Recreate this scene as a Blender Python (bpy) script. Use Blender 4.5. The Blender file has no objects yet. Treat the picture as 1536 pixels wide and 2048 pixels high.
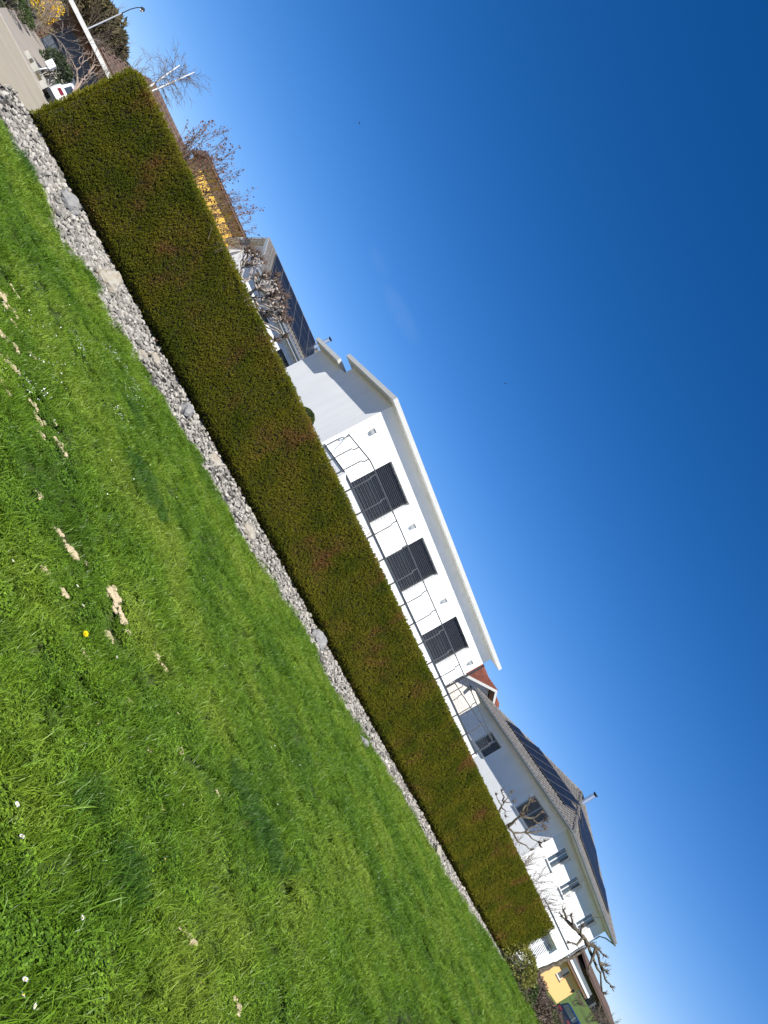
import bpy, bmesh, math, random
import numpy as np
from mathutils import Matrix, Vector, noise as mnoise

# ------------------------------------------------------------------ scene
S = bpy.context.scene
COL = S.collection
R = math.radians
PHI, FPX, V0 = R(61.7), 1450.0, -155.0          # roll of the phone, focal length in px of a 1536x2048 frame
TH = math.atan(-V0 / FPX)                        # pitch
EYE = Vector((0, 0, 1.65))
_F = Vector((0, math.cos(TH), math.sin(TH))); _U = Vector((0, -math.sin(TH), math.cos(TH))); _R = Vector((1, 0, 0))

cam = bpy.data.objects.new('camera', bpy.data.cameras.new('camera'))
COL.objects.link(cam)
ex = _R * math.cos(PHI) + _U * math.sin(PHI)
ey = _U * math.cos(PHI) - _R * math.sin(PHI)
ez = -_F
cam.matrix_world = Matrix(((ex.x, ey.x, ez.x, EYE.x), (ex.y, ey.y, ez.y, EYE.y), (ex.z, ey.z, ez.z, EYE.z), (0, 0, 0, 1)))
cam.data.sensor_fit = 'VERTICAL'; cam.data.sensor_height = 36; cam.data.sensor_width = 27
cam.data.lens = FPX / 2048 * 36
cam.data.clip_start = 0.05; cam.data.clip_end = 3000
S.camera = cam

SUN_EL, SUN_AZ = R(47), R(172)                   # azimuth from +Y clockwise
w = bpy.data.worlds.new('World'); S.world = w; w.use_nodes = True
nt = w.node_tree; nt.nodes.clear()
sky = nt.nodes.new('ShaderNodeTexSky'); sky.sky_type = 'NISHITA'; sky.sun_disc = False
sky.sun_elevation = SUN_EL; sky.sun_rotation = SUN_AZ
sky.altitude = 500; sky.air_density = 0.9; sky.dust_density = 0.05; sky.ozone_density = 3.0
hs = nt.nodes.new('ShaderNodeHueSaturation'); hs.inputs['Saturation'].default_value = 1.36; hs.inputs['Value'].default_value = 1.0
bg = nt.nodes.new('ShaderNodeBackground'); bg.inputs['Strength'].default_value = 0.077
wo = nt.nodes.new('ShaderNodeOutputWorld')
nt.links.new(sky.outputs[0], hs.inputs['Color'])
mulc = nt.nodes.new('ShaderNodeMix'); mulc.data_type = 'RGBA'; mulc.blend_type = 'MULTIPLY'; mulc.inputs['Factor'].default_value = 1.0
mulc.inputs['B'].default_value = (1.0, 0.91, 1.08, 1)
nt.links.new(hs.outputs[0], mulc.inputs['A']); 
# a faint wisp of cirrus, high above the roofs
def wn(t, op=None, **k):
    n = nt.nodes.new(t)
    if op: n.operation = op
    return n
def rdir(px, py):
    dx, dy = px - 768, py - 1024
    h = dx * math.cos(PHI) + dy * math.sin(PHI); v = dx * math.sin(PHI) - dy * math.cos(PHI)
    return (_R * h + _U * v + _F * FPX).normalized()
tc_ = nt.nodes.new('ShaderNodeTexCoord'); noi = nt.nodes.new('ShaderNodeTexNoise'); noi.inputs['Scale'].default_value = 34; noi.inputs['Detail'].default_value = 5
nt.links.new(tc_.outputs['Generated'], noi.inputs['Vector'])
masks = None
for c0, c1, wd_, am in (((778, 585), (826, 672), 0.012, 0.06), ((745, 500), (770, 545), 0.008, 0.03)):
    d0 = (rdir(*c0) + rdir(*c1)) / 2; e1 = rdir(*c1) - rdir(*c0); ln = e1.length / 2; e1.normalize(); e2 = e1.cross(d0).normalized()
    sub = wn('ShaderNodeVectorMath', 'SUBTRACT'); nt.links.new(tc_.outputs['Generated'], sub.inputs[0]); sub.inputs[1].default_value = d0
    sq_ = []
    for e_, l_ in ((e1, ln * 1.3), (e2, wd_)):
        dt = wn('ShaderNodeVectorMath', 'DOT_PRODUCT'); nt.links.new(sub.outputs[0], dt.inputs[0]); dt.inputs[1].default_value = e_ / l_
        p2 = wn('ShaderNodeMath', 'POWER'); nt.links.new(dt.outputs['Value'], p2.inputs[0]); p2.inputs[1].default_value = 2; sq_.append(p2)
    ad_ = wn('ShaderNodeMath', 'ADD'); nt.links.new(sq_[0].outputs[0], ad_.inputs[0]); nt.links.new(sq_[1].outputs[0], ad_.inputs[1])
    mr_ = wn('ShaderNodeMapRange'); mr_.inputs['From Min'].default_value = 1.4; mr_.inputs['From Max'].default_value = 0.0; mr_.inputs['To Max'].default_value = am
    nt.links.new(ad_.outputs[0], mr_.inputs['Value'])
    ml_ = wn('ShaderNodeMath', 'MULTIPLY'); nt.links.new(mr_.outputs[0], ml_.inputs[0]); nt.links.new(noi.outputs['Fac'], ml_.inputs[1])
    if masks is None: masks = ml_
    else:
        a2 = wn('ShaderNodeMath', 'ADD'); nt.links.new(masks.outputs[0], a2.inputs[0]); nt.links.new(ml_.outputs[0], a2.inputs[1]); masks = a2
cm = nt.nodes.new('ShaderNodeMix'); cm.data_type = 'RGBA'; cm.inputs['B'].default_value = (7.5, 8.0, 8.6, 1)
nt.links.new(masks.outputs[0], cm.inputs['Factor']); nt.links.new(mulc.outputs['Result'], cm.inputs['A']); nt.links.new(cm.outputs['Result'], bg.inputs['Color'])
nt.links.new(bg.outputs[0], wo.inputs['Surface'])

sun = bpy.data.objects.new('sun', bpy.data.lights.new('sun', 'SUN')); COL.objects.link(sun)
sun.data.energy = 5.0; sun.data.angle = R(0.53); sun.data.color = (1.0, 0.965, 0.9)
sd = Vector((math.sin(SUN_AZ) * math.cos(SUN_EL), math.cos(SUN_AZ) * math.cos(SUN_EL), math.sin(SUN_EL)))
sun.rotation_euler = sd.to_track_quat('Z', 'Y').to_euler(); sun.location = (0, -5, 30)
S.view_settings.view_transform = 'Standard'; S.view_settings.look = 'None'
S.view_settings.gamma = 1; S.view_settings.use_curve_mapping = False
S.view_settings.exposure = 0.68

# ------------------------------------------------------------------ geometry of the place
def ray(px, py):
    dx, dy = px - 768, py - 1024
    h = dx * math.cos(PHI) + dy * math.sin(PHI); v = dx * math.sin(PHI) - dy * math.cos(PHI)
    d = _R * h + _U * v + _F * FPX
    return d / d.y
def at(px, py, Y): return EYE + ray(px, py) * Y

HA = Vector((-8.097, 11.5)); HAL = R(60.25)      # hedge front line: start and heading
HD = Vector((math.sin(HAL), math.cos(HAL))); HN = Vector((math.cos(HAL), -math.sin(HAL)))
HL = 27.0
def sq(x, y): p = Vector((x, y)) - HA; return p.dot(HD), p.dot(HN)
def xy(s, q): return HA + HD * s + HN * q
def sst(t): t = min(1, max(0, t)); return t * t * (3 - 2 * t)
def base(s): return 0.866 - 0.0088 * min(max(s, -8), 40)
QC, SC = 14.0, 1.32
def drop(s): return 0.19 - 0.15 * min(max(s / 28, 0), 1)
def lawnz(s, q):
    e = base(s) - drop(s)
    k = (base(SC) - drop(SC)) / (QC - 1.2)
    return e - k * (min(q, 22) - 1.2)
def terr(x, y):                                   # ground behind the hedge
    L = 0.82 - 0.0143 * (min(y, 35) - 11.5)
    if y > 35: L = 0.485 + 1.07 * min((y - 35) / 9, 1) + 0.025 * max(y - 44, 0)
    M = 0.8 + 0.02 * max(y - 45, 0)
    Rr = 0.62 + 0.003 * max(y - 25, 0) + 0.079 * max(min(y, 125) - 55, 0) + 0.01 * max(y - 125, 0)
    if x < -8: return M + (L - M) * sst((-8 - x) / 9)
    return M + (Rr - M) * sst((x - 14) / 18)
EDGE = []
for p in [(1, 262), (19, 297), (47, 331), (75, 381), (100, 448), (134, 505), (181, 547), (200, 604), (216, 646), (250, 682), (263, 716), (299, 766), (318, 800), (349, 852), (385, 898), (439, 1000), (474, 1074), (513, 1121), (572, 1211), (619, 1289), (658, 1371), (705, 1441), (740, 1496), (771, 1547), (791, 1578), (841, 1664), (892, 1754), (920, 1800), (1001, 1916)]:
    r = ray(*p); Y = 14.0
    for i in range(60):
        s, q = sq(r.x * Y, Y); Y = 0.5 * Y + 0.5 * (lawnz(s, q) - 1.65) / r.z
    EDGE.append((s, max(q, 0.55)))
EDGE.sort()
ES = np.array([e[0] for e in EDGE]); EQ = np.array([e[1] for e in EDGE])
def qe(s): return float(np.interp(s, ES, EQ)) + 0.10 * mnoise.noise(Vector((s * 2.3, 3.1, 0)))
def gravz(s, q):
    e = qe(s); t = min(max(q / e, 0), 1)
    return base(s) + (lawnz(s, e) - base(s)) * t
def front_z(x, y):
    s, q = sq(x, y)
    return gravz(s, q) if q < qe(s) and s > -0.4 else lawnz(s, q)
def front_at(px, py):
    r = ray(px, py); Y = 8.0
    for i in range(80): Y = 0.5 * Y + 0.5 * (front_z(r.x * Y, Y) - 1.65) / r.z
    return Vector((r.x * Y, Y, front_z(r.x * Y, Y)))
def gz(x, y): s, q = sq(x, y); return front_z(x, y) if q > 0 and s > -0.4 else terr(x, y)

# ------------------------------------------------------------------ materials
def _n(nt, t, **k):
    n = nt.nodes.new(t)
    for a, b in k.items(): setattr(n, a, b)
    return n
def mat(name, col, rough=0.75, var=0.12, scale=6.0, bump=0.0, bscale=None, metal=0.0, spec=0.3, col2=None, trans=0.0, rand=0.0, coord='Object', coat=0.0, stretch=None):
    m = bpy.data.materials.new(name); m.use_nodes = True; t = m.node_tree; t.nodes.clear()
    out = _n(t, 'ShaderNodeOutputMaterial'); b = _n(t, 'ShaderNodeBsdfPrincipled')
    b.inputs['Roughness'].default_value = rough; b.inputs['Metallic'].default_value = metal
    b.inputs['Specular IOR Level'].default_value = spec
    if coat: b.inputs['Coat Weight'].default_value = coat; b.inputs['Coat Roughness'].default_value = 0.05
    if coord == 'World': cs = _n(t, 'ShaderNodeNewGeometry').outputs['Position']
    else: cs = _n(t, 'ShaderNodeTexCoord').outputs['Object']
    if stretch:
        mp = _n(t, 'ShaderNodeMapping'); mp.inputs['Scale'].default_value = stretch; t.links.new(cs, mp.inputs['Vector']); cs = mp.outputs[0]
    nz = _n(t, 'ShaderNodeTexNoise'); nz.inputs['Scale'].default_value = scale; nz.inputs['Detail'].default_value = 6; nz.inputs['Roughness'].default_value = 0.65
    t.links.new(cs, nz.inputs['Vector'])
    mr = _n(t, 'ShaderNodeMapRange'); mr.inputs['From Min'].default_value = 0.3; mr.inputs['From Max'].default_value = 0.7
    t.links.new(nz.outputs['Fac'], mr.inputs['Value'])
    mx = _n(t, 'ShaderNodeMix', data_type='RGBA')
    c = Vector(col); c2 = Vector(col2) if col2 else c * (1 + var)
    c1 = c if col2 else c * (1 - var)
    mx.inputs['A'].default_value = (*c1, 1); mx.inputs['B'].default_value = (*c2, 1)
    t.links.new(mr.outputs[0], mx.inputs['Factor']); colout = mx.outputs['Result']
    if rand:
        g = _n(t, 'ShaderNodeNewGeometry'); oi = _n(t, 'ShaderNodeObjectInfo')
        ad = _n(t, 'ShaderNodeMath', operation='ADD'); fr = _n(t, 'ShaderNodeMath', operation='FRACT')
        t.links.new(g.outputs['Random Per Island'], ad.inputs[0]); t.links.new(oi.outputs['Random'], ad.inputs[1]); t.links.new(ad.outputs[0], fr.inputs[0])
        m2 = _n(t, 'ShaderNodeMapRange'); m2.inputs['To Min'].default_value = 1 - rand; m2.inputs['To Max'].default_value = 1 + rand
        t.links.new(fr.outputs[0], m2.inputs['Value'])
        vm = _n(t, 'ShaderNodeVectorMath', operation='SCALE'); t.links.new(colout, vm.inputs[0]); t.links.new(m2.outputs[0], vm.inputs['Scale']); colout = vm.outputs[0]
    t.links.new(colout, b.inputs['Base Color'])
    if bump:
        n2 = _n(t, 'ShaderNodeTexNoise'); n2.inputs['Scale'].default_value = bscale or scale * 5; n2.inputs['Detail'].default_value = 4
        t.links.new(cs, n2.inputs['Vector'])
        bp = _n(t, 'ShaderNodeBump'); bp.inputs['Strength'].default_value = bump; bp.inputs['Distance'].default_value = 0.02
        t.links.new(n2.outputs['Fac'], bp.inputs['Height']); t.links.new(bp.outputs[0], b.inputs['Normal'])
    sh = b.outputs[0]
    if trans:
        tr = _n(t, 'ShaderNodeBsdfTranslucent'); t.links.new(colout, tr.inputs['Color'])
        ms = _n(t, 'ShaderNodeMixShader'); ms.inputs[0].default_value = trans
        t.links.new(sh, ms.inputs[1]); t.links.new(tr.outputs[0], ms.inputs[2]); sh = ms.outputs[0]
    t.links.new(sh, out.inputs['Surface'])
    return m
M = {}
M['plaster'] = mat('white_plaster', (0.78, 0.78, 0.76), 0.9, 0.05, 1.1, 0.3, 60, stretch=(1, 1, 0.35))
M['plaster_warm'] = mat('cream_plaster', (0.74, 0.68, 0.60), 0.9, 0.03, 1.5, 0.25, 60)
M['soffit'] = mat('roof_soffit', (0.66, 0.66, 0.62), 0.8, 0.03, 2)
M['fascia'] = mat('pale_fascia', (0.52, 0.52, 0.49), 0.6, 0.05, 3)
M['blind'] = mat('dark_blind', (0.030, 0.031, 0.040), 0.45, 0.1, 3, spec=0.5)
M['greyframe'] = mat('grey_frame', (0.30, 0.32, 0.33), 0.5, 0.08, 3)
M['whiteframe'] = mat('white_frame', (0.72, 0.73, 0.73), 0.5, 0.04, 3)
M['glass'] = mat('window_glass', (0.035, 0.05, 0.06), 0.04, 0.25, 1.2, spec=0.9)
M['rail'] = mat('grey_railing', (0.085, 0.09, 0.097), 0.45, 0.1, 5, metal=0.3)
M['darkpipe'] = mat('dark_metal', (0.03, 0.03, 0.034), 0.5, 0.15, 5, metal=0.3)
M['steel'] = mat('steel', (0.62, 0.63, 0.64), 0.28, 0.08, 4, metal=0.9)
M['zinc'] = mat('zinc_gutter', (0.23, 0.245, 0.25), 0.45, 0.12, 3, metal=0.5)
M['greytile'] = mat('grey_roof_tile', (0.145, 0.135, 0.125), 0.8, 0.2, 4, 0.3, 40, rand=0.13)
M['redtile'] = mat('red_roof_tile', (0.155, 0.05, 0.03), 0.8, 0.2, 4, 0.3, 40, rand=0.18)
M['browntile'] = mat('brown_roof_tile', (0.105, 0.07, 0.055), 0.85, 0.2, 4, 0.3, 40, rand=0.18)
M['panel'] = mat('solar_panel', (0.010, 0.012, 0.018), 0.4, 0.2, 2, spec=0.09)
M['panelframe'] = mat('panel_frame', (0.16, 0.165, 0.18), 0.4, 0.1, 2, metal=0.4)
M['yellow'] = mat('yellow_plaster', (0.72, 0.44, 0.075), 0.9, 0.05, 2, 0.2, 60)
M['orange'] = mat('orange_plaster', (0.75, 0.45, 0.18), 0.9, 0.03, 2, 0.2, 60)
M['wood'] = mat('brown_wood', (0.16, 0.095, 0.06), 0.8, 0.3, 3, 0.2, 30, stretch=(6, 6, 0.6))
M['darkwood'] = mat('dark_board', (0.075, 0.05, 0.042), 0.8, 0.3, 3, 0.2, 30, rand=0.2)
M['greywood'] = mat('grey_batten', (0.22, 0.20, 0.19), 0.8, 0.2, 3, rand=0.15)
M['slate'] = mat('slate_door', (0.085, 0.10, 0.12), 0.55, 0.08, 2)
M['whitepaint'] = mat('white_car_paint', (0.8, 0.8, 0.8), 0.25, 0.01, 2, spec=0.5, coat=0.6)
M['bluepaint'] = mat('blue_car_paint', (0.006, 0.012, 0.03), 0.3, 0.05, 2, spec=0.4, coat=0.3)
M['tyre'] = mat('tyre_rubber', (0.02, 0.02, 0.02), 0.9, 0.1, 8)
M['redlamp'] = mat('tail_lamp', (0.16, 0.006, 0.02), 0.15, 0.2, 10, spec=0.6)
M['concrete'] = mat('pale_concrete', (0.36, 0.345, 0.30), 0.9, 0.15, 3, 0.4, 25)
M['asphalt'] = mat('road_asphalt', (0.31, 0.27, 0.20), 0.9, 0.12, 0.6, 0.3, 60, coord='World')
M['asphalt2'] = mat('driveway_asphalt', (0.255, 0.225, 0.19), 0.9, 0.1, 0.5, 0.3, 60, coord='World')
M['soil'] = mat('garden_soil', (0.10, 0.085, 0.05), 0.95, 0.3, 1.5, 0.5, 20)
M['meadow'] = mat('meadow_grass', (0.055, 0.10, 0.018), 0.95, 0.2, 0.35, 0.5, 8, coord='World', col2=(0.085, 0.12, 0.022))
M['lawn'] = mat('lawn_ground', (0.035, 0.062, 0.01), 0.95, 0.2, 1.2, 0.6, 30, coord='World', col2=(0.055, 0.08, 0.014))
M['gravelbed'] = mat('gravel_fines', (0.055, 0.05, 0.045), 0.95, 0.35, 14, 0.6, 60, coord='World')
M['stone'] = mat('grey_limestone', (0.275, 0.255, 0.22), 0.9, 0.3, 9, 0.4, 60, rand=0.5, coord='World')
M['boulder'] = mat('boulder_limestone', (0.15, 0.155, 0.16), 0.9, 0.2, 9, 1.0, 30, col2=(0.30, 0.285, 0.26))
M['boulder_warm'] = mat('boulder_beige', (0.27, 0.225, 0.155), 0.9, 0.2, 9, 1.0, 30, col2=(0.35, 0.33, 0.29))
M['clod'] = mat('dry_soil', (0.46, 0.37, 0.23), 0.95, 0.25, 25, 0.6, 90)
M['bark'] = mat('grey_brown_bark', (0.17, 0.135, 0.105), 0.9, 0.35, 9, 0.4, 40)
M['barkpale'] = mat('pale_bark', (0.34, 0.29, 0.25), 0.9, 0.3, 9, 0.4, 40)
M['barkdark'] = mat('dark_pollard_bark', (0.03, 0.024, 0.018), 0.9, 0.5, 7, 0.6, 30, col2=(0.15, 0.125, 0.085))
M['twig'] = mat('bare_twig', (0.15, 0.115, 0.09), 0.9, 0.3, 6)
M['twigdark'] = mat('pollard_twig', (0.09, 0.062, 0.047), 0.9, 0.35, 6)
M['birch'] = mat('birch_bark', (0.70, 0.67, 0.63), 0.8, 0.25, 5, stretch=(1, 1, 4))
M['pinktwig'] = mat('pinkish_bark', (0.25, 0.19, 0.15), 0.9, 0.25, 6)
M['forsythia'] = mat('forsythia_flower', (0.85, 0.60, 0.012), 0.7, 0.2, 6, trans=0.3, rand=0.2)
M['dandelion'] = mat('dandelion_petal', (0.85, 0.66, 0.01), 0.7, 0.08, 20, trans=0.2)
M['dryleaf'] = mat('dry_leaf', (0.16, 0.075, 0.05), 0.9, 0.3, 6, trans=0.2, rand=0.3)
M['conifer'] = mat('brown_green_foliage', (0.095, 0.08, 0.035), 0.9, 0.35, 1.2, trans=0.1, rand=0.3, coord='World')
M['juniper'] = mat('juniper_foliage', (0.055, 0.075, 0.035), 0.9, 0.3, 3, trans=0.1, rand=0.3)
M['topiary'] = mat('box_foliage', (0.05, 0.075, 0.016), 0.9, 0.3, 6, trans=0.1, rand=0.3)
M['laurel'] = mat('yellow_green_leaf', (0.20, 0.20, 0.04), 0.6, 0.35, 4, trans=0.25, rand=0.4)
M['darkleaf'] = mat('dark_green_leaf', (0.05, 0.075, 0.02), 0.7, 0.3, 4, trans=0.2, rand=0.35)
M['heather'] = mat('brown_heather', (0.115, 0.085, 0.065), 0.95, 0.3, 4, rand=0.35)
M['cover'] = mat('grey_green_cover', (0.10, 0.105, 0.045), 0.9, 0.35, 3, trans=0.15, rand=0.35)
M['petal'] = mat('white_petal', (0.80, 0.79, 0.78), 0.7, 0.05, 10, trans=0.2)
M['yolk'] = mat('flower_centre', (0.75, 0.50, 0.02), 0.8, 0.1, 10)
M['stem'] = mat('flower_stem', (0.08, 0.14, 0.03), 0.8, 0.2, 10)
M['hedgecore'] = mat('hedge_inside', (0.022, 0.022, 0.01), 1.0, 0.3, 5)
M['lampdark'] = mat('lamp_housing', (0.05, 0.055, 0.06), 0.4, 0.1, 5, metal=0.4)
M['lamplens'] = mat('lamp_lens', (0.75, 0.77, 0.78), 0.3, 0.05, 5)
M['galv'] = mat('galvanised_pole', (0.50, 0.51, 0.51), 0.5, 0.1, 4, metal=0.3)

def leafmat(name, cols, scale, brown=None, trans=0.3, rough=0.55, spec=0.25):
    """blade / sprig colour: large noise patches in world space plus a random tint per island and per instance"""
    m = bpy.data.materials.new(name); m.use_nodes = True; t = m.node_tree; t.nodes.clear()
    out = _n(t, 'ShaderNodeOutputMaterial'); b = _n(t, 'ShaderNodeBsdfPrincipled')
    b.inputs['Roughness'].default_value = rough; b.inputs['Specular IOR Level'].default_value = spec
    g = _n(t, 'ShaderNodeNewGeometry'); oi = _n(t, 'ShaderNodeObjectInfo')
    nz = _n(t, 'ShaderNodeTexNoise'); nz.inputs['Scale'].default_value = scale; nz.inputs['Detail'].default_value = 3
    t.links.new(g.outputs['Position'], nz.inputs['Vector'])
    cr = _n(t, 'ShaderNodeValToRGB'); e = cr.color_ramp.elements
    e[0].position = 0.33; e[0].color = (*cols[0], 1); e[1].position = 0.68; e[1].color = (*cols[2], 1)
    k = e.new(0.5); k.color = (*cols[1], 1)
    t.links.new(nz.outputs['Fac'], cr.inputs['Fac']); co = cr.outputs['Color']
    if brown:
        bc, bs, lo, hi, st = brown
        mp = _n(t, 'ShaderNodeMapping'); mp.inputs['Rotation'].default_value = (0, 0, -R(29.75)); mp.inputs['Scale'].default_value = st
        t.links.new(g.outputs['Position'], mp.inputs['Vector'])
        n2 = _n(t, 'ShaderNodeTexNoise'); n2.inputs['Scale'].default_value = bs; n2.inputs['Detail'].default_value = 5; n2.inputs['Roughness'].default_value = 0.6
        t.links.new(mp.outputs[0], n2.inputs['Vector'])
        mr = _n(t, 'ShaderNodeMapRange'); mr.inputs['From Min'].default_value = lo; mr.inputs['From Max'].default_value = hi
        t.links.new(n2.outputs['Fac'], mr.inputs['Value'])
        ad = _n(t, 'ShaderNodeMath', operation='MULTIPLY_ADD'); ad.use_clamp = True
        sb = _n(t, 'ShaderNodeMath', operation='SUBTRACT'); t.links.new(oi.outputs['Random'], sb.inputs[0]); sb.inputs[1].default_value = 0.5
        t.links.new(sb.outputs[0], ad.inputs[0]); ad.inputs[1].default_value = 0.7; t.links.new(mr.outputs[0], ad.inputs[2])
        mul = _n(t, 'ShaderNodeMath', operation='MULTIPLY'); t.links.new(ad.outputs[0], mul.inputs[0]); t.links.new(mr.outputs[0], mul.inputs[1]); mul.use_clamp = True
        mx = _n(t, 'ShaderNodeMix', data_type='RGBA'); mx.inputs['B'].default_value = (*bc, 1)
        t.links.new(mul.outputs[0], mx.inputs['Factor']); t.links.new(co, mx.inputs['A']); co = mx.outputs['Result']
    ad = _n(t, 'ShaderNodeMath', operation='ADD'); fr = _n(t, 'ShaderNodeMath', operation='FRACT')
    t.links.new(g.outputs['Random Per Island'], ad.inputs[0]); t.links.new(oi.outputs['Random'], ad.inputs[1]); t.links.new(ad.outputs[0], fr.inputs[0])
    m2 = _n(t, 'ShaderNodeMapRange'); m2.inputs['To Min'].default_value = 0.5; m2.inputs['To Max'].default_value = 1.5
    t.links.new(fr.outputs[0], m2.inputs['Value'])
    vm = _n(t, 'ShaderNodeVectorMath', operation='SCALE'); t.links.new(co, vm.inputs[0]); t.links.new(m2.outputs[0], vm.inputs['Scale'])
    t.links.new(vm.outputs[0], b.inputs['Base Color'])
    tr = _n(t, 'ShaderNodeBsdfTranslucent'); t.links.new(vm.outputs[0], tr.inputs['Color'])
    ms = _n(t, 'ShaderNodeMixShader'); ms.inputs[0].default_value = trans
    t.links.new(b.outputs[0], ms.inputs[1]); t.links.new(tr.outputs[0], ms.inputs[2]); t.links.new(ms.outputs[0], out.inputs['Surface'])
    return m
M['grass'] = leafmat('grass_blade', [(0.083, 0.168, 0.012), (0.138, 0.242, 0.017), (0.210, 0.295, 0.030)], 0.9, trans=0.35, rough=0.42, spec=0.35)
M['darkgrass'] = leafmat('tall_dark_grass', [(0.045, 0.115, 0.014), (0.065, 0.142, 0.016), (0.09, 0.17, 0.02)], 2, trans=0.3, rough=0.42, spec=0.35)
M['hedge'] = leafmat('hedge_leaf', [(0.095, 0.122, 0.008), (0.150, 0.155, 0.011), (0.195, 0.178, 0.016)], 1.6,
                     brown=((0.25, 0.115, 0.045), 1.35, 0.49, 0.68, (0.9, 1.0, 0.6)), trans=0.2, rough=0.7, spec=0.12)

# ------------------------------------------------------------------ object helpers
def tag(o, label=None, cat=None, group=None, kind=None):
    if label: o['label'] = label
    if cat: o['category'] = cat
    if group: o['group'] = group
    if kind: o['kind'] = kind
    return o
def thing(name, label, cat, loc=(0, 0, 0), rz=0.0, group=None):
    o = bpy.data.objects.new(name, None); COL.objects.link(o); o.location = loc; o.rotation_euler = (0, 0, rz)
    o.empty_display_size = 0.2
    return tag(o, label, cat, group)
class MB:
    def __init__(s): s.v = []; s.f = []
    def add(s, vs, fs):
        k = len(s.v); s.v.extend([tuple(p) for p in vs]); s.f.extend([tuple(i + k for i in f) for f in fs]); return s
    def box(s, x0, x1, y0, y1, z0, z1):
        return s.add([(x0, y0, z0), (x1, y0, z0), (x1, y1, z0), (x0, y1, z0), (x0, y0, z1), (x1, y0, z1), (x1, y1, z1), (x0, y1, z1)],
                     [(3, 2, 1, 0), (4, 5, 6, 7), (0, 1, 5, 4), (1, 2, 6, 5), (2, 3, 7, 6), (3, 0, 4, 7)])
    def bar(s, a, b, wd, ht, up=(0, 0, 1)):
        a = Vector(a); b = Vector(b); d = (b - a).normalized(); u = Vector(up); x = d.cross(u)
        if x.length < 1e-4: x = d.cross(Vector((1, 0, 0)))
        x.normalize(); u = x.cross(d); vs = []
        for p in (a, b):
            for i, j in ((-1, -1), (1, -1), (1, 1), (-1, 1)): vs.append(p + x * i * wd / 2 + u * j * ht / 2)
        return s.add(vs, [(0, 1, 2, 3), (7, 6, 5, 4), (0, 4, 5, 1), (1, 5, 6, 2), (2, 6, 7, 3), (3, 7, 4, 0)])
    def tube(s, pts, rad, sides=6, cap=True):
        pts = [Vector(p) for p in pts]; n = len(pts)
        if not hasattr(rad, '__len__'): rad = [rad] * n
        k = len(s.v); px = None
        for i, p in enumerate(pts):
            d = (pts[min(i + 1, n - 1)] - pts[max(i - 1, 0)])
            if d.length < 1e-6: d = Vector((0, 0, 1))
            d.normalize()
            if px is None:
                px = d.cross(Vector((0.31, 0.17, 0.93)))
                if px.length < 1e-3: px = d.cross(Vector((1, 0, 0)))
            px = (px - d * px.dot(d)); px.normalize(); py = d.cross(px)
            for j in range(sides):
                a = 2 * math.pi * j / sides
                s.v.append(tuple(p + (px * math.cos(a) + py * math.sin(a)) * rad[i]))
        for i in range(n - 1):
            for j in range(sides):
                a = k + i * sides + j; b = k + i * sides + (j + 1) % sides
                s.f.append((a, b, b + sides, a + sides))
        if cap:
            s.f.append(tuple(k + j for j in reversed(range(sides)))); s.f.append(tuple(k + (n - 1) * sides + j for j in range(sides)))
        return s
    def prism(s, poly, d):
        n = len(poly); d = Vector(d); a = [Vector(p) for p in poly]
        return s.add(a + [p + d for p in a], [tuple(range(n))[::-1], tuple(range(n, 2 * n))] + [(i, (i + 1) % n, n + (i + 1) % n, n + i) for i in range(n)])
    def build(s, name, material, parent=None, smooth=False, label=None, cat=None, group=None, kind=None, z0=None):
        me = bpy.data.meshes.new(name)
        v = np.array(s.v, dtype=np.float64).reshape(-1, 3)
        if parent is not None and z0 is None: z0 = parent.get('_z0', 0.0) if '_z0' in parent else 0.0
        if z0: v = v - np.array([0, 0, z0])
        me.from_pydata([tuple(p) for p in v.tolist()], [], s.f); me.update()
        if not smooth:
            bm = bmesh.new(); bm.from_mesh(me); bmesh.ops.recalc_face_normals(bm, faces=bm.faces); bm.to_mesh(me); bm.free()
        else:
            me.polygons.foreach_set('use_smooth', [True] * len(me.polygons))
        me.materials.append(material)
        o = bpy.data.objects.new(name, me); COL.objects.link(o)
        if parent is not None: o.parent = parent
        return tag(o, label, cat, group, kind)
Z0 = {}
def house(name, label, cat, x, y, z0, rz, group=None):
    o = thing(name, label, cat, (x, y, z0), rz, group); o['_z0'] = z0; return o
def wall_open(mb, x0, x1, y0, y1, z0, z1, ops):
    """wall along local x with rectangular openings (x0,x1,z0,z1), non overlapping, sorted"""
    x = x0
    for a, b, c, d in ops:
        mb.box(x, a, y0, y1, z0, z1); mb.box(a, b, y0, y1, z0, c); mb.box(a, b, y0, y1, d, z1); x = b
    mb.box(x, x1, y0, y1, z0, z1)
def wall_open_y(mb, y0, y1, x0, x1, z0, z1, ops):
    y = y0
    for a, b, c, d in ops:
        mb.box(x0, x1, y, a, z0, z1); mb.box(x0, x1, a, b, z0, c); mb.box(x0, x1, a, b, d, z1); y = b
    mb.box(x0, x1, y, y1, z0, z1)
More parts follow.
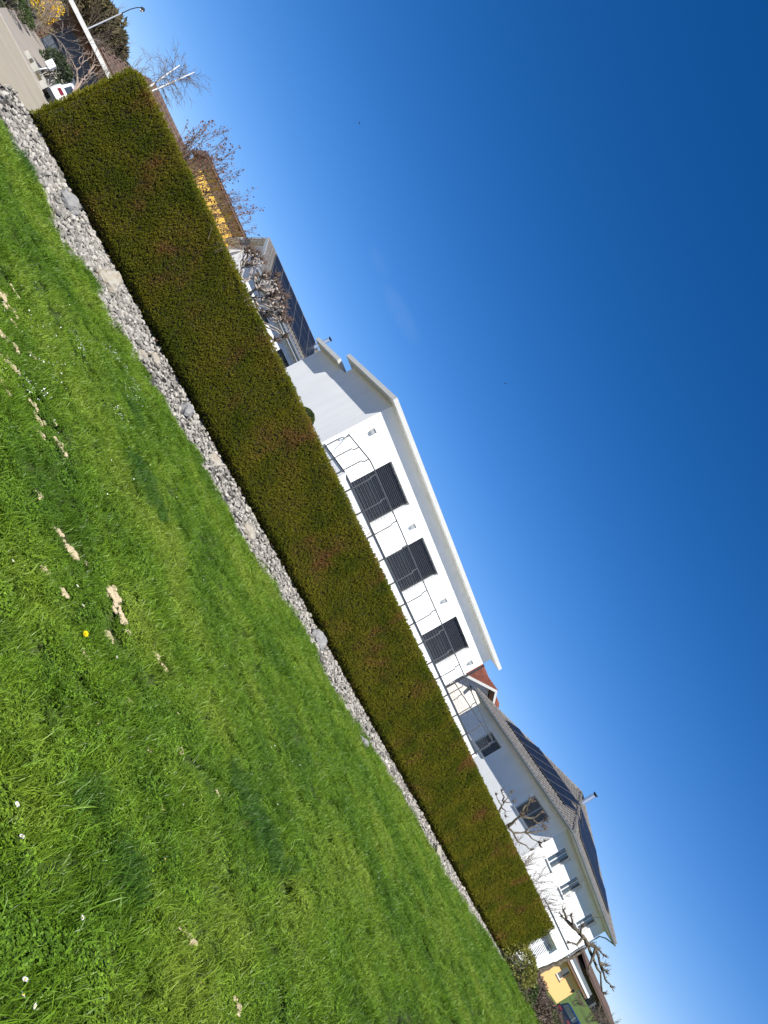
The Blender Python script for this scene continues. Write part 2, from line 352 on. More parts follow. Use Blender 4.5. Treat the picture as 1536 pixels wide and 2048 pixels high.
def window(parent, a, b, c, d, yb=0.12, axis='x', n=2, frame='whiteframe', sill=True, blind_top=0.0, fw=0.07):
    """casement window set yb behind the wall face"""
    def bx(mb, p, q, r, s, y0, y1):
        if axis == 'x': mb.box(p, q, y0, y1, r, s)
        else: mb.box(y0, y1, p, q, r, s)
    f = MB()
    bx(f, a, b, c, c + fw, yb, yb + 0.07); bx(f, a, b, d - fw, d, yb, yb + 0.07)
    bx(f, a, a + fw, c + fw, d - fw, yb, yb + 0.07); bx(f, b - fw, b, c + fw, d - fw, yb, yb + 0.07)
    for i in range(1, n):
        m = a + (b - a) * i / n; bx(f, m - 0.05, m + 0.05, c + fw, d - fw, yb, yb + 0.07)
    wo = f.build('window', M[frame], parent)
    for i in range(n):
        p = MB(); m0 = a + (b - a) * i / n + 0.055; m1 = a + (b - a) * (i + 1) / n - 0.055
        bx(p, m0, m1, c + fw, d - fw, yb + 0.03, yb + 0.045)
        p.build('pane', M['glass'], wo, z0=parent['_z0'])
    if sill:
        p = MB(); bx(p, a - 0.08, b + 0.08, c - 0.055, c - 0.003, -0.07, yb)
        p.build('sill', M['greyframe'], wo, z0=parent['_z0'])
    if blind_top:
        p = MB(); bx(p, a + fw, b - fw, d - fw - blind_top, d - fw, yb - 0.03, yb - 0.005); p.build('blind', M['blind'], wo, z0=parent['_z0'])
    return wo
def inpoly(u, v, poly):
    c = False; n = len(poly)
    for i in range(n):
        (x1, y1), (x2, y2) = poly[i], poly[(i + 1) % n]
        if (y1 > v) != (y2 > v) and u < (x2 - x1) * (v - y1) / (y2 - y1) + x1: c = not c
    return c
def tiles(mb, O, U, V, poly, pu=0.3, pv=0.36, holes=()):
    """pantiles laid on a roof plane; poly in (u,v) metres"""
    O = Vector(O); U = Vector(U).normalized(); V = Vector(V).normalized(); N = U.cross(V)
    if N.z < 0: N = -N
    us = [p[0] for p in poly]; vs = [p[1] for p in poly]
    prof = [(0.0, 0.012), (0.25, 0.045), (0.5, 0.05), (0.75, 0.028), (1.0, 0.012)]
    v = min(vs)
    while v < max(vs):
        u = min(us)
        while u < max(us):
            if inpoly(u + pu / 2, v + pv * 0.5, poly) and not any(h[0] < u + pu / 2 < h[1] and h[2] < v + pv / 2 < h[3] for h in holes):
                jz = random.uniform(-0.004, 0.004)
                lo = [O + U * (u + pu * a) + V * (v - 0.02) + N * (h + 0.045 + jz) for a, h in prof]
                hi = [O + U * (u + pu * a) + V * (v + pv + 0.03) + N * (h + 0.012) for a, h in prof]
                bt = [p - N * 0.035 for p in lo]
                mb.add(lo + hi + bt, [(i, i + 1, 6 + i, 5 + i) for i in range(4)] + [(10 + i, 11 + i, i + 1, i) for i in range(4)])
            u += pu
        v += pv
def solar(parent, O, U, V, rows, gap=0.045):
    O = Vector(O); U = Vector(U).normalized(); V = Vector(V).normalized(); N = U.cross(V)
    if N.z < 0: N = -N
    for u0, v0, n, wd, ht in rows:
        for i in range(n):
            a = u0 + i * (wd + gap); P = [O + U * p + V * q for p, q in ((a, v0), (a + wd, v0), (a + wd, v0 + ht), (a, v0 + ht))]
            f = MB().prism([p + N * 0.13 for p in P], N * 0.035).build('solar_panel', M['panelframe'], parent)
            Q = [O + U * p + V * q + N * 0.1655 for p, q in ((a + .02, v0 + .02), (a + wd - .02, v0 + .02), (a + wd - .02, v0 + ht - .02), (a + .02, v0 + ht - .02))]
            MB().prism(Q, N * 0.004).build('cell_glass', M['panel'], f, z0=parent['_z0'])
def copy_tree(o, parent=None):
    c = o.copy(); COL.objects.link(c); c.parent = parent
    for ch in o.children: copy_tree(ch, c)
    return c
rng = random.Random(7)
random.seed(11)

# ------------------------------------------------------------------ the setting: ground, road, gravel, lawn
def grid(name, P, fz, material, kind='structure', smooth=True, tri=None):
    """P: list of rows of (x,y)"""
    v = []; f = []; n = len(P[0])
    for row in P:
        for (x, y) in row: v.append((x, y, fz(x, y)))
    for i in range(len(P) - 1):
        for j in range(n - 1):
            a = i * n + j; f.append((a, a + 1, a + n + 1, a + n))
    me = bpy.data.meshes.new(name); me.from_pydata(v, [], f); me.update()
    me.polygons.foreach_set('use_smooth', [smooth] * len(f)); me.materials.append(material)
    o = bpy.data.objects.new(name, me); COL.objects.link(o); o['kind'] = kind
    # make normals point up
    if me.polygons[0].normal.z < 0: me.flip_normals()
    return o
ys = [-14.0 + 2 * i for i in range(0, 70)] + [130, 140, 160, 190, 240, 320, 450, 700, 1100]
xs = [-900, -500, -300, -200, -140, -100, -80] + [-66 + 3 * i for i in range(0, 48)] + [85, 100, 130, 180, 260, 400, 650, 1000]
def gback(x, y):
    s, q = sq(x, y)
    if q > -0.5 and s > -0.4: return front_z(x, y) - 0.35
    if q > 0: return terr(x, y) - 0.45
    if y < 44.5 and x < -20.5 and (y < 36.5 or x > -34 - 0.0 * y): return terr(x, y) - 0.30
    if s < 1.5 and y < 36: return terr(x, y) - 0.6
    return terr(x, y) - 0.03
M['yard'] = mat('yard_soil', (0.050, 0.055, 0.030), 0.95, 0.25, 0.35, 0.5, 8, coord='World')
grid('ground', [[(x, y) for x in xs] for y in ys], gback, M['yard'])
grid('meadow', [[(x, y) for x in np.linspace(30, 150, 41)] for y in np.linspace(44, 150, 36)], lambda x, y: terr(x, y) + 0.004, M['meadow'])
# lawn in hedge coordinates
rows = []
for s in np.concatenate([np.arange(-0.1, 32, 0.35), np.arange(32, 60, 2)]):
    e = qe(s) if s < 28 else 0.4
    rows.append([tuple(xy(s, e + t * t * (34 - e))) for t in np.linspace(0, 1, 46)])
lawn = grid('lawn', rows, lambda x, y: lawnz(*sq(x, y)) - 0.028 + 0.006 * mnoise.noise(Vector((x * 1.3, y * 1.3, 0))), M['lawn'])
rows = []
for s in np.arange(-0.45, 28.6, 0.35):
    e = qe(s) + 0.06
    if s < 0: e = 9.0
    rows.append([tuple(xy(s, -0.9 + t * (e + 0.9))) for t in np.linspace(0, 1, 14)])
gravel_bed = grid('gravel_bed', rows, lambda x, y: (lambda s, q: gravz(s, q) if q < qe(s) else lawnz(s, q) + 0.0)(*sq(x, y)) - 0.01, M['gravelbed'])
rows = []
for s in np.arange(-34, -0.3, 1.2):
    rows.append([])
for y in np.arange(-8, 35.01, 1.0):
    t = (y - 11.3) / 0.868; xr = -8.45 - 0.496 * t
    rows.append([(xr - k, y) for k in np.linspace(0, 40, 24)])
rows = [r for r in rows if r]
grid('road', rows, lambda x, y: terr(-20, y), M['asphalt'])
rows = []
for y in np.arange(35.0, 44.6, 0.6):
    xl = np.interp(y, [35, 37.5, 40.9, 43.8, 45], [-30, -32, -34.6, -35.3, -35.6]); rows.append([(xl + k * (-22 - xl), y) for k in np.linspace(0, 1, 8)])
grid('driveway', rows, lambda x, y: terr(-30, y) + 0.012, M['asphalt2'])
k = MB(); k.bar((-50, 35.0, 0.49), (-21.8, 35.0, 0.49), 0.12, 0.05); k.build('kerb', M['concrete'], kind='structure')

# ------------------------------------------------------------------ gravel stones
def ico(sub=0):
    bm = bmesh.new(); bmesh.ops.create_icosphere(bm, subdivisions=sub + 1, radius=1.0)
    v = np.array([p.co[:] for p in bm.verts]); f = [[q.index for q in p.verts] for p in bm.faces]; bm.free(); return v, np.array(f)
iv, iff = ico(0)
npr = np.random.RandomState(5)
TEM = []
for i in range(10):
    v = iv * (1 + npr.uniform(-0.28, 0.28, (len(iv), 1))) * np.array([1.0, npr.uniform(0.6, 0.95), npr.uniform(0.45, 0.75)]); TEM.append(v)
stones = []
s = -0.4
cand = []
for i in range(15500):
    s = npr.uniform(-0.45, 28.2) if i < 12500 else npr.uniform(-0.45, 3.5)
    e = qe(s) if s > 0 else 8.0
    q = npr.uniform(-0.45, e + 0.05)
    if s < 0 and q > 5 and npr.uniform() > 0.5: continue
    p = xy(s, q); size = 0.023 + 0.029 * npr.uniform() ** 1.4
    if npr.uniform() < 0.04: size *= 1.4
    z = (gravz(s, q) if q < qe(s) else lawnz(s, q)) + size * npr.uniform(-0.3, 0.8)
    cand.append((size / math.hypot(p.x, p.y), p.x, p.y, z, size))
vis = sorted([c for c in cand if -0.78 < c[1] / c[2] < 0.72], reverse=True)[:300]
visset = set(id(c) for c in vis)
def rotm():
    a = npr.uniform(0, 2 * math.pi); b, c = npr.normal(0, 0.35, 2)
    return np.array((Matrix.Rotation(a, 3, 'Z') @ Matrix.Rotation(b, 3, 'X') @ Matrix.Rotation(c, 3, 'Y')))
tmesh = []
for i, v in enumerate(TEM):
    me = bpy.data.meshes.new('stone'); me.from_pydata(v.tolist(), [], iff.tolist()); me.update(); me.materials.append(M['stone']); tmesh.append(me)
av, af, nv = [], [], 0
for c in cand:
    t = npr.randint(10)
    if id(c) in visset:
        o = bpy.data.objects.new('stone', tmesh[t]); COL.objects.link(o); o.parent = gravel_bed
        o.location = (c[1], c[2], c[3]); o.scale = (c[4] * 1.1,) * 3
        o.rotation_euler = (npr.normal(0, .35), npr.normal(0, .35), npr.uniform(0, 6.28))
    else:
        av.append((TEM[t] * c[4] * 1.1) @ rotm().T + np.array([c[1], c[2], c[3]])); af.append(iff + nv); nv += len(iv)
me = bpy.data.meshes.new('loose_stones'); me.from_pydata(np.concatenate(av).tolist(), [], np.concatenate(af).tolist()); me.update(); me.materials.append(M['stone'])
o = bpy.data.objects.new('loose_stones', me); COL.objects.link(o); o.parent = gravel_bed; o['kind'] = 'stuff'

def boulder(px, py, sx, sy, sz, m, label, seed, tilt=0.0):
    p = front_at(px, py); bv, bf = ico(2); sx, sy, sz = sx * .88, sy * .88, sz * .85; r2 = np.random.RandomState(seed)
    pl = [(Vector(r2.normal(0, 1, 3)).normalized(), r2.uniform(0.62, 0.9)) for _ in range(14)]
    out = []
    for v in bv:
        v = Vector(v); k = 1.0
        for n, d in pl:
            t = v.dot(n)
            if t * k > d: k = d / t
        k *= 1 + 0.16 * mnoise.noise(v * 2.5 + Vector((seed, 0, 0))) + 0.07 * mnoise.noise(v * 6 + Vector((seed, 3, 0)))
        out.append((v.x * k * sx, v.y * k * sy, v.z * k * sz))
    mb = MB(); mb.v = out; mb.f = bf.tolist()
    o = mb.build('boulder', m, label=label, cat='boulder', group='larger rocks set in the gravel strip')
    o.location = (p.x, p.y, p.z + sz * 0.42); o.rotation_euler = (tilt, 0, R(30) + r2.uniform(-.3, .3))
boulder(128, 408, 0.27, 0.22, 0.20, M['boulder'], 'smooth grey boulder in the gravel, the one nearest the road', 3)
boulder(207, 566, 0.30, 0.26, 0.25, M['boulder_warm'], 'largest beige boulder with a cracked face, second along the gravel from the road', 4)
boulder(281, 716, 0.15, 0.12, 0.10, M['boulder_warm'], 'small cream rock at the lawn edge of the gravel beside a paler rock', 5)
boulder(306, 722, 0.20, 0.14, 0.11, M['boulder_warm'], 'flat pale rock in the middle of the gravel beside a small cream rock', 6)
boulder(366, 824, 0.21, 0.19, 0.17, M['boulder'], 'rounded blue grey boulder in the gravel near the tall dark lawn tuft', 7)
boulder(425, 925, 0.20, 0.15, 0.13, M['boulder_warm'], 'low beige boulder at the hedge side of the gravel', 8)
boulder(490, 1068, 0.23, 0.19, 0.15, M['boulder_warm'], 'beige boulder half sunk at the lawn edge of the gravel', 9)
boulder(632, 1283, 0.33, 0.27, 0.21, M['boulder'], 'grey and white streaked boulder halfway along the gravel, tight against the hedge', 10)
boulder(724, 1488, 0.24, 0.18, 0.14, M['boulder'], 'low grey boulder two thirds along the gravel', 12)
boulder(868, 1702, 0.27, 0.22, 0.18, M['boulder_warm'], 'pale boulder far along the gravel, the last before the hedge end', 13)

# ------------------------------------------------------------------ instancer (geometry nodes)
def scatter(name, pts, rot, scl, idx, sources, parent=None, **kw):
    me = bpy.data.meshes.new(name); n = len(pts); me.vertices.add(n); me.vertices.foreach_set('co', np.asarray(pts, dtype=np.float32).ravel())
    a = me.attributes.new('rot', 'FLOAT_VECTOR', 'POINT'); a.data.foreach_set('vector', np.asarray(rot, dtype=np.float32).ravel())
    a = me.attributes.new('scl', 'FLOAT', 'POINT'); a.data.foreach_set('value', np.asarray(scl, dtype=np.float32))
    a = me.attributes.new('idx', 'INT', 'POINT'); a.data.foreach_set('value', np.asarray(idx, dtype=np.int32))
    me.update()
    o = bpy.data.objects.new(name, me); COL.objects.link(o)
    if parent is not None: o.parent = parent
    cl = bpy.data.collections.new(name + '_sources')
    for k in sources: cl.objects.link(k)
    g = bpy.data.node_groups.new(name, 'GeometryNodeTree')
    g.interface.new_socket('Geometry', in_out='INPUT', socket_type='NodeSocketGeometry'); g.interface.new_socket('Geometry', in_out='OUTPUT', socket_type='NodeSocketGeometry')
    gi = g.nodes.new('NodeGroupInput'); go = g.nodes.new('NodeGroupOutput')
    ip = g.nodes.new('GeometryNodeInstanceOnPoints'); ci = g.nodes.new('GeometryNodeCollectionInfo')
    ci.inputs['Collection'].default_value = cl; ci.inputs['Separate Children'].default_value = True; ci.inputs['Reset Children'].default_value = True
    def na(nm, ty):
        q = g.nodes.new('GeometryNodeInputNamedAttribute'); q.data_type = ty; q.inputs['Name'].default_value = nm; return q.outputs[0]
    g.links.new(gi.outputs[0], ip.inputs['Points']); g.links.new(ci.outputs[0], ip.inputs['Instance'])
    ip.inputs['Pick Instance'].default_value = True
    g.links.new(na('idx', 'INT'), ip.inputs['Instance Index']); g.links.new(na('rot', 'FLOAT_VECTOR'), ip.inputs['Rotation']); g.links.new(na('scl', 'FLOAT'), ip.inputs['Scale'])
    g.links.new(ip.outputs[0], go.inputs[0])
    md = o.modifiers.new('scatter', 'NODES'); md.node_group = g
    return tag(o, **kw)
def source(name, v, f, material):
    me = bpy.data.meshes.new(name); me.from_pydata(v, [], f); me.update(); me.materials.append(material)
    me.polygons.foreach_set('use_smooth', [True] * len(f))
    return bpy.data.objects.new(name, me)

# ------------------------------------------------------------------ grass
def tuft(n, rad, h0, h1, wd, lean, seed, material):
    r = random.Random(seed); v = []; f = []
    for _ in range(n):
        a = r.uniform(0, 6.283); d = rad * math.sqrt(r.random()); x, y = d * math.cos(a), d * math.sin(a)
        h = r.uniform(h0, h1); b = r.uniform(0, 6.283); l = r.uniform(0.15, lean) * h
        bx, by = l * math.cos(b), l * math.sin(b)
        t = r.uniform(0, 6.283); wx, wy = math.cos(t) * wd * r.uniform(.7, 1.3) / 2, 0; wy = math.sin(t) * wd / 2
        k = len(v)
        for q, (fz, fl, fw) in enumerate(((0, 0, 1), (0.45, 0.22, 0.95), (0.8, 0.6, 0.65))):
            cx, cy, cz = x + bx * fl, y + by * fl, h * fz * (1 - 0.12 * fl)
            v.append((cx - wx * fw, cy - wy * fw, cz)); v.append((cx + wx * fw, cy + wy * fw, cz))
        v.append((x + bx, y + by, h * (1 - 0.25 * l / h)))
        f += [(k, k + 1, k + 3, k + 2), (k + 2, k + 3, k + 5, k + 4), (k + 4, k + 5, k + 6)]
    return source('tuft', v, f, material)
def clover(n, rad, seed, material):
    r = random.Random(seed); v = []; f = []
    for _ in range(n):
        a = r.uniform(0, 6.283); d = rad * math.sqrt(r.random()); x, y = d * math.cos(a), d * math.sin(a); h = r.uniform(0.02, 0.05)
        for j in range(3):
            b = a + j * 2.1 + r.uniform(-.2, .2); L = r.uniform(0.009, 0.015); k = len(v); c, s_ = math.cos(b), math.sin(b); tz = r.uniform(-.004, .006)
            v += [(x, y, h), (x + c * L * .5 - s_ * L * .45, y + s_ * L * .5 + c * L * .45, h + tz), (x + c * L, y + s_ * L, h + tz * 1.3), (x + c * L * .5 + s_ * L * .45, y + s_ * L * .5 - c * L * .45, h + tz)]
            f.append((k, k + 1, k + 2, k + 3))
    return source('clover', v, f, material)
TSRC = [tuft(70, 0.085, 0.035, [0.085, 0.075, 0.11, 0.08, 0.13, 0.09][i], [0.0034, .003, .0042, .0034, .0038, .0045][i], 0.95, 20 + i, M['grass']) for i in range(6)] + [clover(100, 0.085, 40 + i, M['grass']) for i in range(2)]
DSRC = [tuft(80, 0.08, 0.07, 0.14, 0.004, 0.75, 60 + i, M['darkgrass']) for i in range(4)]
PATCH = [((285, 975), 0.42), ((190, 512), 0.4), ((262, 830), 0.25), ((530, 1690), 0.4), ((150, 1610), 0.16), ((240, 1760), 0.18), ((480, 1600), 0.3), ((595, 1262), 0.14), ((775, 1580), 0.17), ((40, 330), .3)]
PW = [(front_at(*p), r) for p, r in PATCH]
CLODPX = [((500, 370), 1), ((325, 565), .45), ((460, 735), .5), ((1180, 1220), .55), ((1245, 1300), .4), ((810, 1060), .6)]
bare = []
pts, rot, scl, idx = [], [], [], []
dp, dr, ds_, di = [], [], [], []
SOILPX = [(130, 1092, 0.10), (128, 1100, .07), (212, 1182, 0.085), (220, 1200, 0.10), (232, 1222, 0.095), (243, 1240, 0.06), (210, 1276, 0.06), (84, 1147, 0.045), (120, 1191, 0.055), (307, 1318, 0.055), (323, 1340, 0.04), (290, 1502, .04), (352, 1507, .04)]
for x, y, r_ in SOILPX: bare.append((front_at(x, y), r_))
dens = [(0, 5, 190), (5, 8, 150), (8, 13, 95), (13, 20, 55), (20, 45, 26)]
for r0, r1, dd in dens:
    area = (r1 ** 2 - r0 ** 2) / 2 * (R(62 + 66)); n = int(area * dd)
    for i in range(n):
        rr = math.sqrt(npr.uniform(r0 * r0, r1 * r1)); a = npr.uniform(-R(62), R(66)); x, y = rr * math.sin(a), rr * math.cos(a)
        s, q = sq(x, y)
        e = qe(s) if s < 28 else 0.4
        if s < -0.05 or q < e - 0.06 - 0.16 * npr.uniform() ** 4 or s > 50 or rr < 1.3: continue
        if any((x - b[0].x) ** 2 + (y - b[0].y) ** 2 < (b[1] * npr.uniform(.95, 1.3)) ** 2 for b in bare if abs(y - b[0].y) < .3): continue
        z = (lawnz(s, q) if q > e else gravz(s, q) + .01) - 0.004
        k = 1.0 + 0.22 * mnoise.noise(Vector((x * 0.9, y * 0.9, 5))) + 0.15 * mnoise.noise(Vector((x * 3, y * 3, 9)))
        k = max(k, .75); sz = k * npr.uniform(0.8, 1.2) * (1 + 0.055 * max(rr - 8, 0) ** 0.9)
        dk = 0
        for b, pr in PW:
            d2 = ((x - b.x) ** 2 + (y - b.y) ** 2) / pr ** 2
            if d2 < npr.uniform(0.25, 1.1): dk = 1
        if dk:
            dp.append((x, y, z)); dr.append((npr.normal(0, .12), npr.normal(0, .12), npr.uniform(0, 6.28))); ds_.append(sz * .95); di.append(npr.randint(4))
            continue
        cl = mnoise.noise(Vector((x * 1.7, y * 1.7, 31)))
        pts.append((x, y, z)); rot.append((npr.normal(0, .15), npr.normal(0, .15), npr.uniform(0, 6.28))); scl.append(min(sz, 2.2))
        idx.append(npr.randint(6) if not (cl > 0.16 and npr.uniform() < 0.38) else 6 + npr.randint(2))
scatter('grass', pts, rot, scl, idx, TSRC, kind='stuff', label='short mown green grass blades covering the sloping lawn', cat='grass')
scatter('grass_tufts', dp, dr, ds_, di, DSRC, kind='stuff', label='taller darker grass patches scattered over the lawn', cat='grass')

# ------------------------------------------------------------------ hedge
hp = HA; hrot = R(90) - HAL
hroot = thing('hedge', 'long clipped evergreen hedge with brown patches behind the gravel strip', 'hedge', (HA.x, HA.y, 0.80), hrot)
HH0 = 0.80
def htop(s): return 2.80 - 0.0062 * s + 0.028 * mnoise.noise(Vector((s * 1.1, 0, 7))) + 0.015 * mnoise.noise(Vector((s * 5, 0, 3))) - 0.10 * max(0, 1 - s / 0.25) ** 2
def hbase(s): return base(s)
def hfront(s, z):
    """depth of the clipped face behind the front line (positive = into the hedge)"""
    h = z - hbase(s)
    u = 0.30 * max(0, 1 - h / 0.26) ** 1.3
    return u + 0.045 * mnoise.noise(Vector((s * 0.9, z * 0.9, 2))) + 0.03 * mnoise.noise(Vector((s * 3.1, z * 2.2, 4)))
HW = 1.05
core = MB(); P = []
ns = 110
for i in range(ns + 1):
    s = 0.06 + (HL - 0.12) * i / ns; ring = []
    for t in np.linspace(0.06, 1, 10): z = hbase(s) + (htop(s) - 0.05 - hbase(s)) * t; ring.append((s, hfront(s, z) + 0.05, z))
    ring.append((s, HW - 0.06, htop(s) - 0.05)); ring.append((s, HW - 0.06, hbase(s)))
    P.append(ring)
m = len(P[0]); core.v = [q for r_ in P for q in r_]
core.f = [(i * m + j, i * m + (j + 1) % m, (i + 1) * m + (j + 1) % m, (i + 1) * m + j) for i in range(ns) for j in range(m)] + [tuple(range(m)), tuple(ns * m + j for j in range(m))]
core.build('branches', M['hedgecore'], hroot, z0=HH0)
def sprig(seed):
    r = random.Random(seed); v = []; f = []
    for _ in range(13):
        t = r.uniform(0, 0.034); a = r.uniform(0, 6.283); L = r.uniform(0.014, 0.026); el = r.uniform(0.2, 1.2)
        d = Vector((math.cos(a) * math.sin(el), math.sin(a) * math.sin(el), math.cos(el))); o = Vector((0, 0, t)); sd_ = d.cross(Vector((r.uniform(-1, 1), r.uniform(-1, 1), r.uniform(-1, 1)))).normalized() * 0.0042
        k = len(v); v += [tuple(o), tuple(o + d * L * .5 + sd_), tuple(o + d * L), tuple(o + d * L * .5 - sd_)]; f.append((k, k + 1, k + 2, k + 3))
    return source('sprig', v, f, M['hedge'])
HSRC = [sprig(i) for i in range(6)]
hp_, hr_, hs_, hi_ = [], [], [], []
def addsprig(p, n, sc):
    d = Vector(n) + Vector(npr.normal(0, 0.42, 3)) + Vector((0, 0, 0.25)); e = d.to_track_quat('Z', 'Y').to_euler()
    hp_.append(p); hr_.append(tuple(e)); hs_.append(sc); hi_.append(npr.randint(6))
n = 0
while n < 135000:
    s = npr.uniform(0, HL); w_ = 1 / (1 + s * 0.05)
    if npr.uniform() > w_: continue
    t = npr.uniform(0.0, 1); z = hbase(s) + 0.03 + (htop(s) - hbase(s) - 0.03) * t
    if t < 0.08 and npr.uniform() < 0.5: continue
    dd = hfront(s, z) + npr.uniform(-0.012, 0.05)
    if t > 0.97: dd += 0.03 * (t - 0.97) / 0.03
    if s < 0.12: dd += (0.12 - s)
    addsprig((s, dd, z - HH0), (0, -1, 0.12), npr.uniform(0.55, 1.0) * (1 + s * 0.022)); n += 1
for i in range(15000):
    s = npr.uniform(0, HL); d = npr.uniform(0, HW); addsprig((s, d, htop(s) - HH0 + npr.uniform(-.05, .015)), (0, 0, 1), npr.uniform(.8, 1.35) * (1 + s * 0.02))
for i in range(3200):
    z = npr.uniform(0.05, 1); d = npr.uniform(0, HW); s0 = (0 if i % 2 else HL)
    zz = hbase(s0) + z * (htop(s0) - hbase(s0)); addsprig((s0 + npr.uniform(-.04, .02), d, zz - HH0), (-1 if i % 2 else 1, 0, 0.2), npr.uniform(.8, 1.3) * (1 if i % 2 else 1.4))
for i in range(9000):
    s = npr.uniform(0, HL); z = hbase(s) + npr.uniform(0.05, 1) * (htop(s) - hbase(s)); addsprig((s, HW + npr.uniform(-.04, .02), z - HH0), (0, 1, .1), npr.uniform(1.2, 1.8))
scatter('foliage', hp_, hr_, hs_, hi_, HSRC, parent=hroot, kind='stuff')

# ------------------------------------------------------------------ main white house
RZ = R(35)
mh = house('white_house', 'white flat roofed house with three dark blinds and a grey balcony railing', 'house', -3.951, 31.566, 0.8, RZ)
BL = [(2.50, 5.16, 4.42, 6.60), (7.28, 9.97, 4.42, 6.60), (13.17, 15.91, 4.42, 6.62)]
wl = MB()
wall_open(wl, 0, 17.57, 0, 0.36, 0.8, 7.62, BL)
wl.box(0, 0.36, 0.36, 5.5, 0.8, 7.62); wl.box(17.21, 17.57, 0.36, 9.6, 0.8, 7.1); wl.box(0.36, 17.21, 5.2, 5.5, 0.8, 7.62); wl.box(17.21, 17.57, 0.36, 5.5, 7.1, 7.62)
wl.box(0.36, 17.21, 1.2, 1.3, 4.0, 7.6)
wl.build('wall', M['plaster'], mh)
w2 = MB(); w2.box(0.012, 0.36, 5.5, 9.65, 0.8, 7.1); w2.box(0.36, 17.2, 9.3, 9.65, 0.8, 7.1); w2.build('wall', M['plaster'], mh)
def slab(name, x0, x1, y0, y1, z, parent):
    r_ = MB().box(x0, x1, y0, y1, z, z + 0.17).build(name, M['soffit'], parent)
    f = MB(); t = 0.03
    f.box(x0 - t, x1 + t, y0 - t, y0 - 0.002, z - 0.012, z + 0.2); f.box(x0 - t, x1 + t, y1 + 0.002, y1 + t, z - 0.012, z + 0.2)
    f.box(x0 - t, x0 - 0.002, y0 - 0.002, y1 + 0.002, z - 0.012, z + 0.2); f.box(x1 + 0.002, x1 + t, y0 - 0.002, y1 + 0.002, z - 0.012, z + 0.2)
    f.build('fascia', M['fascia'], r_, z0=parent['_z0'])
    return r_
slab('roof', -0.48, 18.15, -0.48, 6.1, 7.62, mh)
slab('roof', -0.48, 17.9, 6.16, 10.1, 7.1, mh)
for a, b, c, d in BL:
    f = MB(); f.box(a, b, 0.2, 0.26, c - 0.0, c + 0.06); f.box(a, a + 0.05, 0.2, 0.26, c + .06, d); f.box(b - 0.05, b, 0.2, 0.26, c + .06, d); f.box(a + .05, b - .05, .2, .26, d - .05, d)
    wo_ = f.build('window', M['greyframe'], mh)
    bl = MB(); z = c + 0.07
    while z < d - 0.05:
        bl.add([(a + .055, 0.135, z), (b - .055, 0.135, z), (b - .055, 0.195, z + 0.055), (a + .055, 0.195, z + 0.055), (a + .055, 0.142, z - .006), (b - .055, 0.142, z - .006), (b - .055, 0.202, z + .049), (a + .055, 0.202, z + .049)],
               [(0, 1, 2, 3), (7, 6, 5, 4), (4, 5, 1, 0), (1, 5, 6, 2), (3, 2, 6, 7), (0, 3, 7, 4)]); z += 0.09
    o = bl.build('blind', M['blind'], wo_, z0=0.8); o['kind'] = 'stuff'
    MB().box(a + .05, b - .05, .215, .225, c + .06, d - .05).build('pane', M['glass'], wo_, z0=.8)
    MB().box(a - 0.02, b + 0.02, -0.04, 0.198, c - 0.05, c - 0.003).build('sill', M['whiteframe'], wo_, z0=.8)
for a in (0.66, 6.37, 11.72, 16.93):
    l = MB(); l.box(a - .10, a + .10, -0.13, -0.003, 6.22, 6.42); o = l.build('wall_lamp', M['greyframe'], mh)
    MB().box(a - .115, a + .115, -0.16, -0.003, 6.422, 6.45).build('hood', M['zinc'], o, z0=.8)
MB().tube([(17.66, -0.10, 4.1), (17.66, -0.10, 7.0)], 0.06, 8).build('downpipe', M['darkpipe'], mh)
gs = MB(); gs.box(0.0, 20.3, -2.8, -0.002, 0.8, 3.5); gs.box(17.572, 20.3, -0.002, 9.0, 0.8, 3.5); gs.build('lower_wall', M['plaster'], mh)
bs = MB(); bs.box(0.14, 20.52, -3.0, -0.004, 3.502, 4.17); bs.box(17.574, 20.52, -0.004, 9.2, 3.502, 4.17); bs.build('balcony', M['plaster'], mh)
def crank(inward, x, y, zb=3.78):
    i = Vector((inward[0], inward[1], 0))
    p = Vector((x, y, 0)) - i * 0.03
    return [p + Vector((0, 0, zb)), p + Vector((0, 0, 4.95)), p + i * 0.10 + Vector((0, 0, 5.05)), p + i * 0.10 + Vector((0, 0, 5.22)), p + i * 0.10 + Vector((0, 0, 5.29))]
rx0, rx1, ry = 0.16, 20.52, -3.0
fr = MB()
def corner_path(z, off):
    x0, x1, y0 = rx0 + off, rx1 - off, ry + off
    return [(x0, -0.02, z), (x0, y0 + .25, z), (x0 + .07, y0 + .07, z), (x0 + .25, y0, z), (x1 - .25, y0, z), (x1 - .07, y0 + .07, z), (x1, y0 + .25, z), (x1, 8.8, z)]
rail = MB().tube(corner_path(5.29, 0.08), 0.029, 6).build('railing', M['rail'], mh)
MB().tube(corner_path(4.14, -0.04), 0.03, 6).build('bottom_rail', M['rail'], rail, z0=.8)
PX = [0.9, 2.16, 3.49, 4.92, 6.4, 7.85, 9.2, 10.6, 12.1, 13.35, 14.8, 16.55, 18.35, 20.2]
for x in PX: MB().bar((x, ry - .03, 3.75), (x, ry - .03, 4.16), 0.06, 0.05).tube(crank((0, 1), x, ry - 0.02), 0.027, 5).build('post', M['rail'], rail, z0=.8)
for y in (-2.75, -1.5, -0.2): MB().bar((rx0 - .03, y, 3.75), (rx0 - .03, y, 4.16), 0.06, 0.05).tube(crank((1, 0), rx0 - 0.02, y), 0.027, 5).build('post', M['rail'], rail, z0=.8)
for y in (-2.75, -1.4, -0.08, 1.25, 2.5, 3.8, 5.1, 6.4, 7.7): MB().tube(crank((-1, 0), rx1 + 0.02, y), 0.027, 5).build('post', M['rail'], rail, z0=.8)
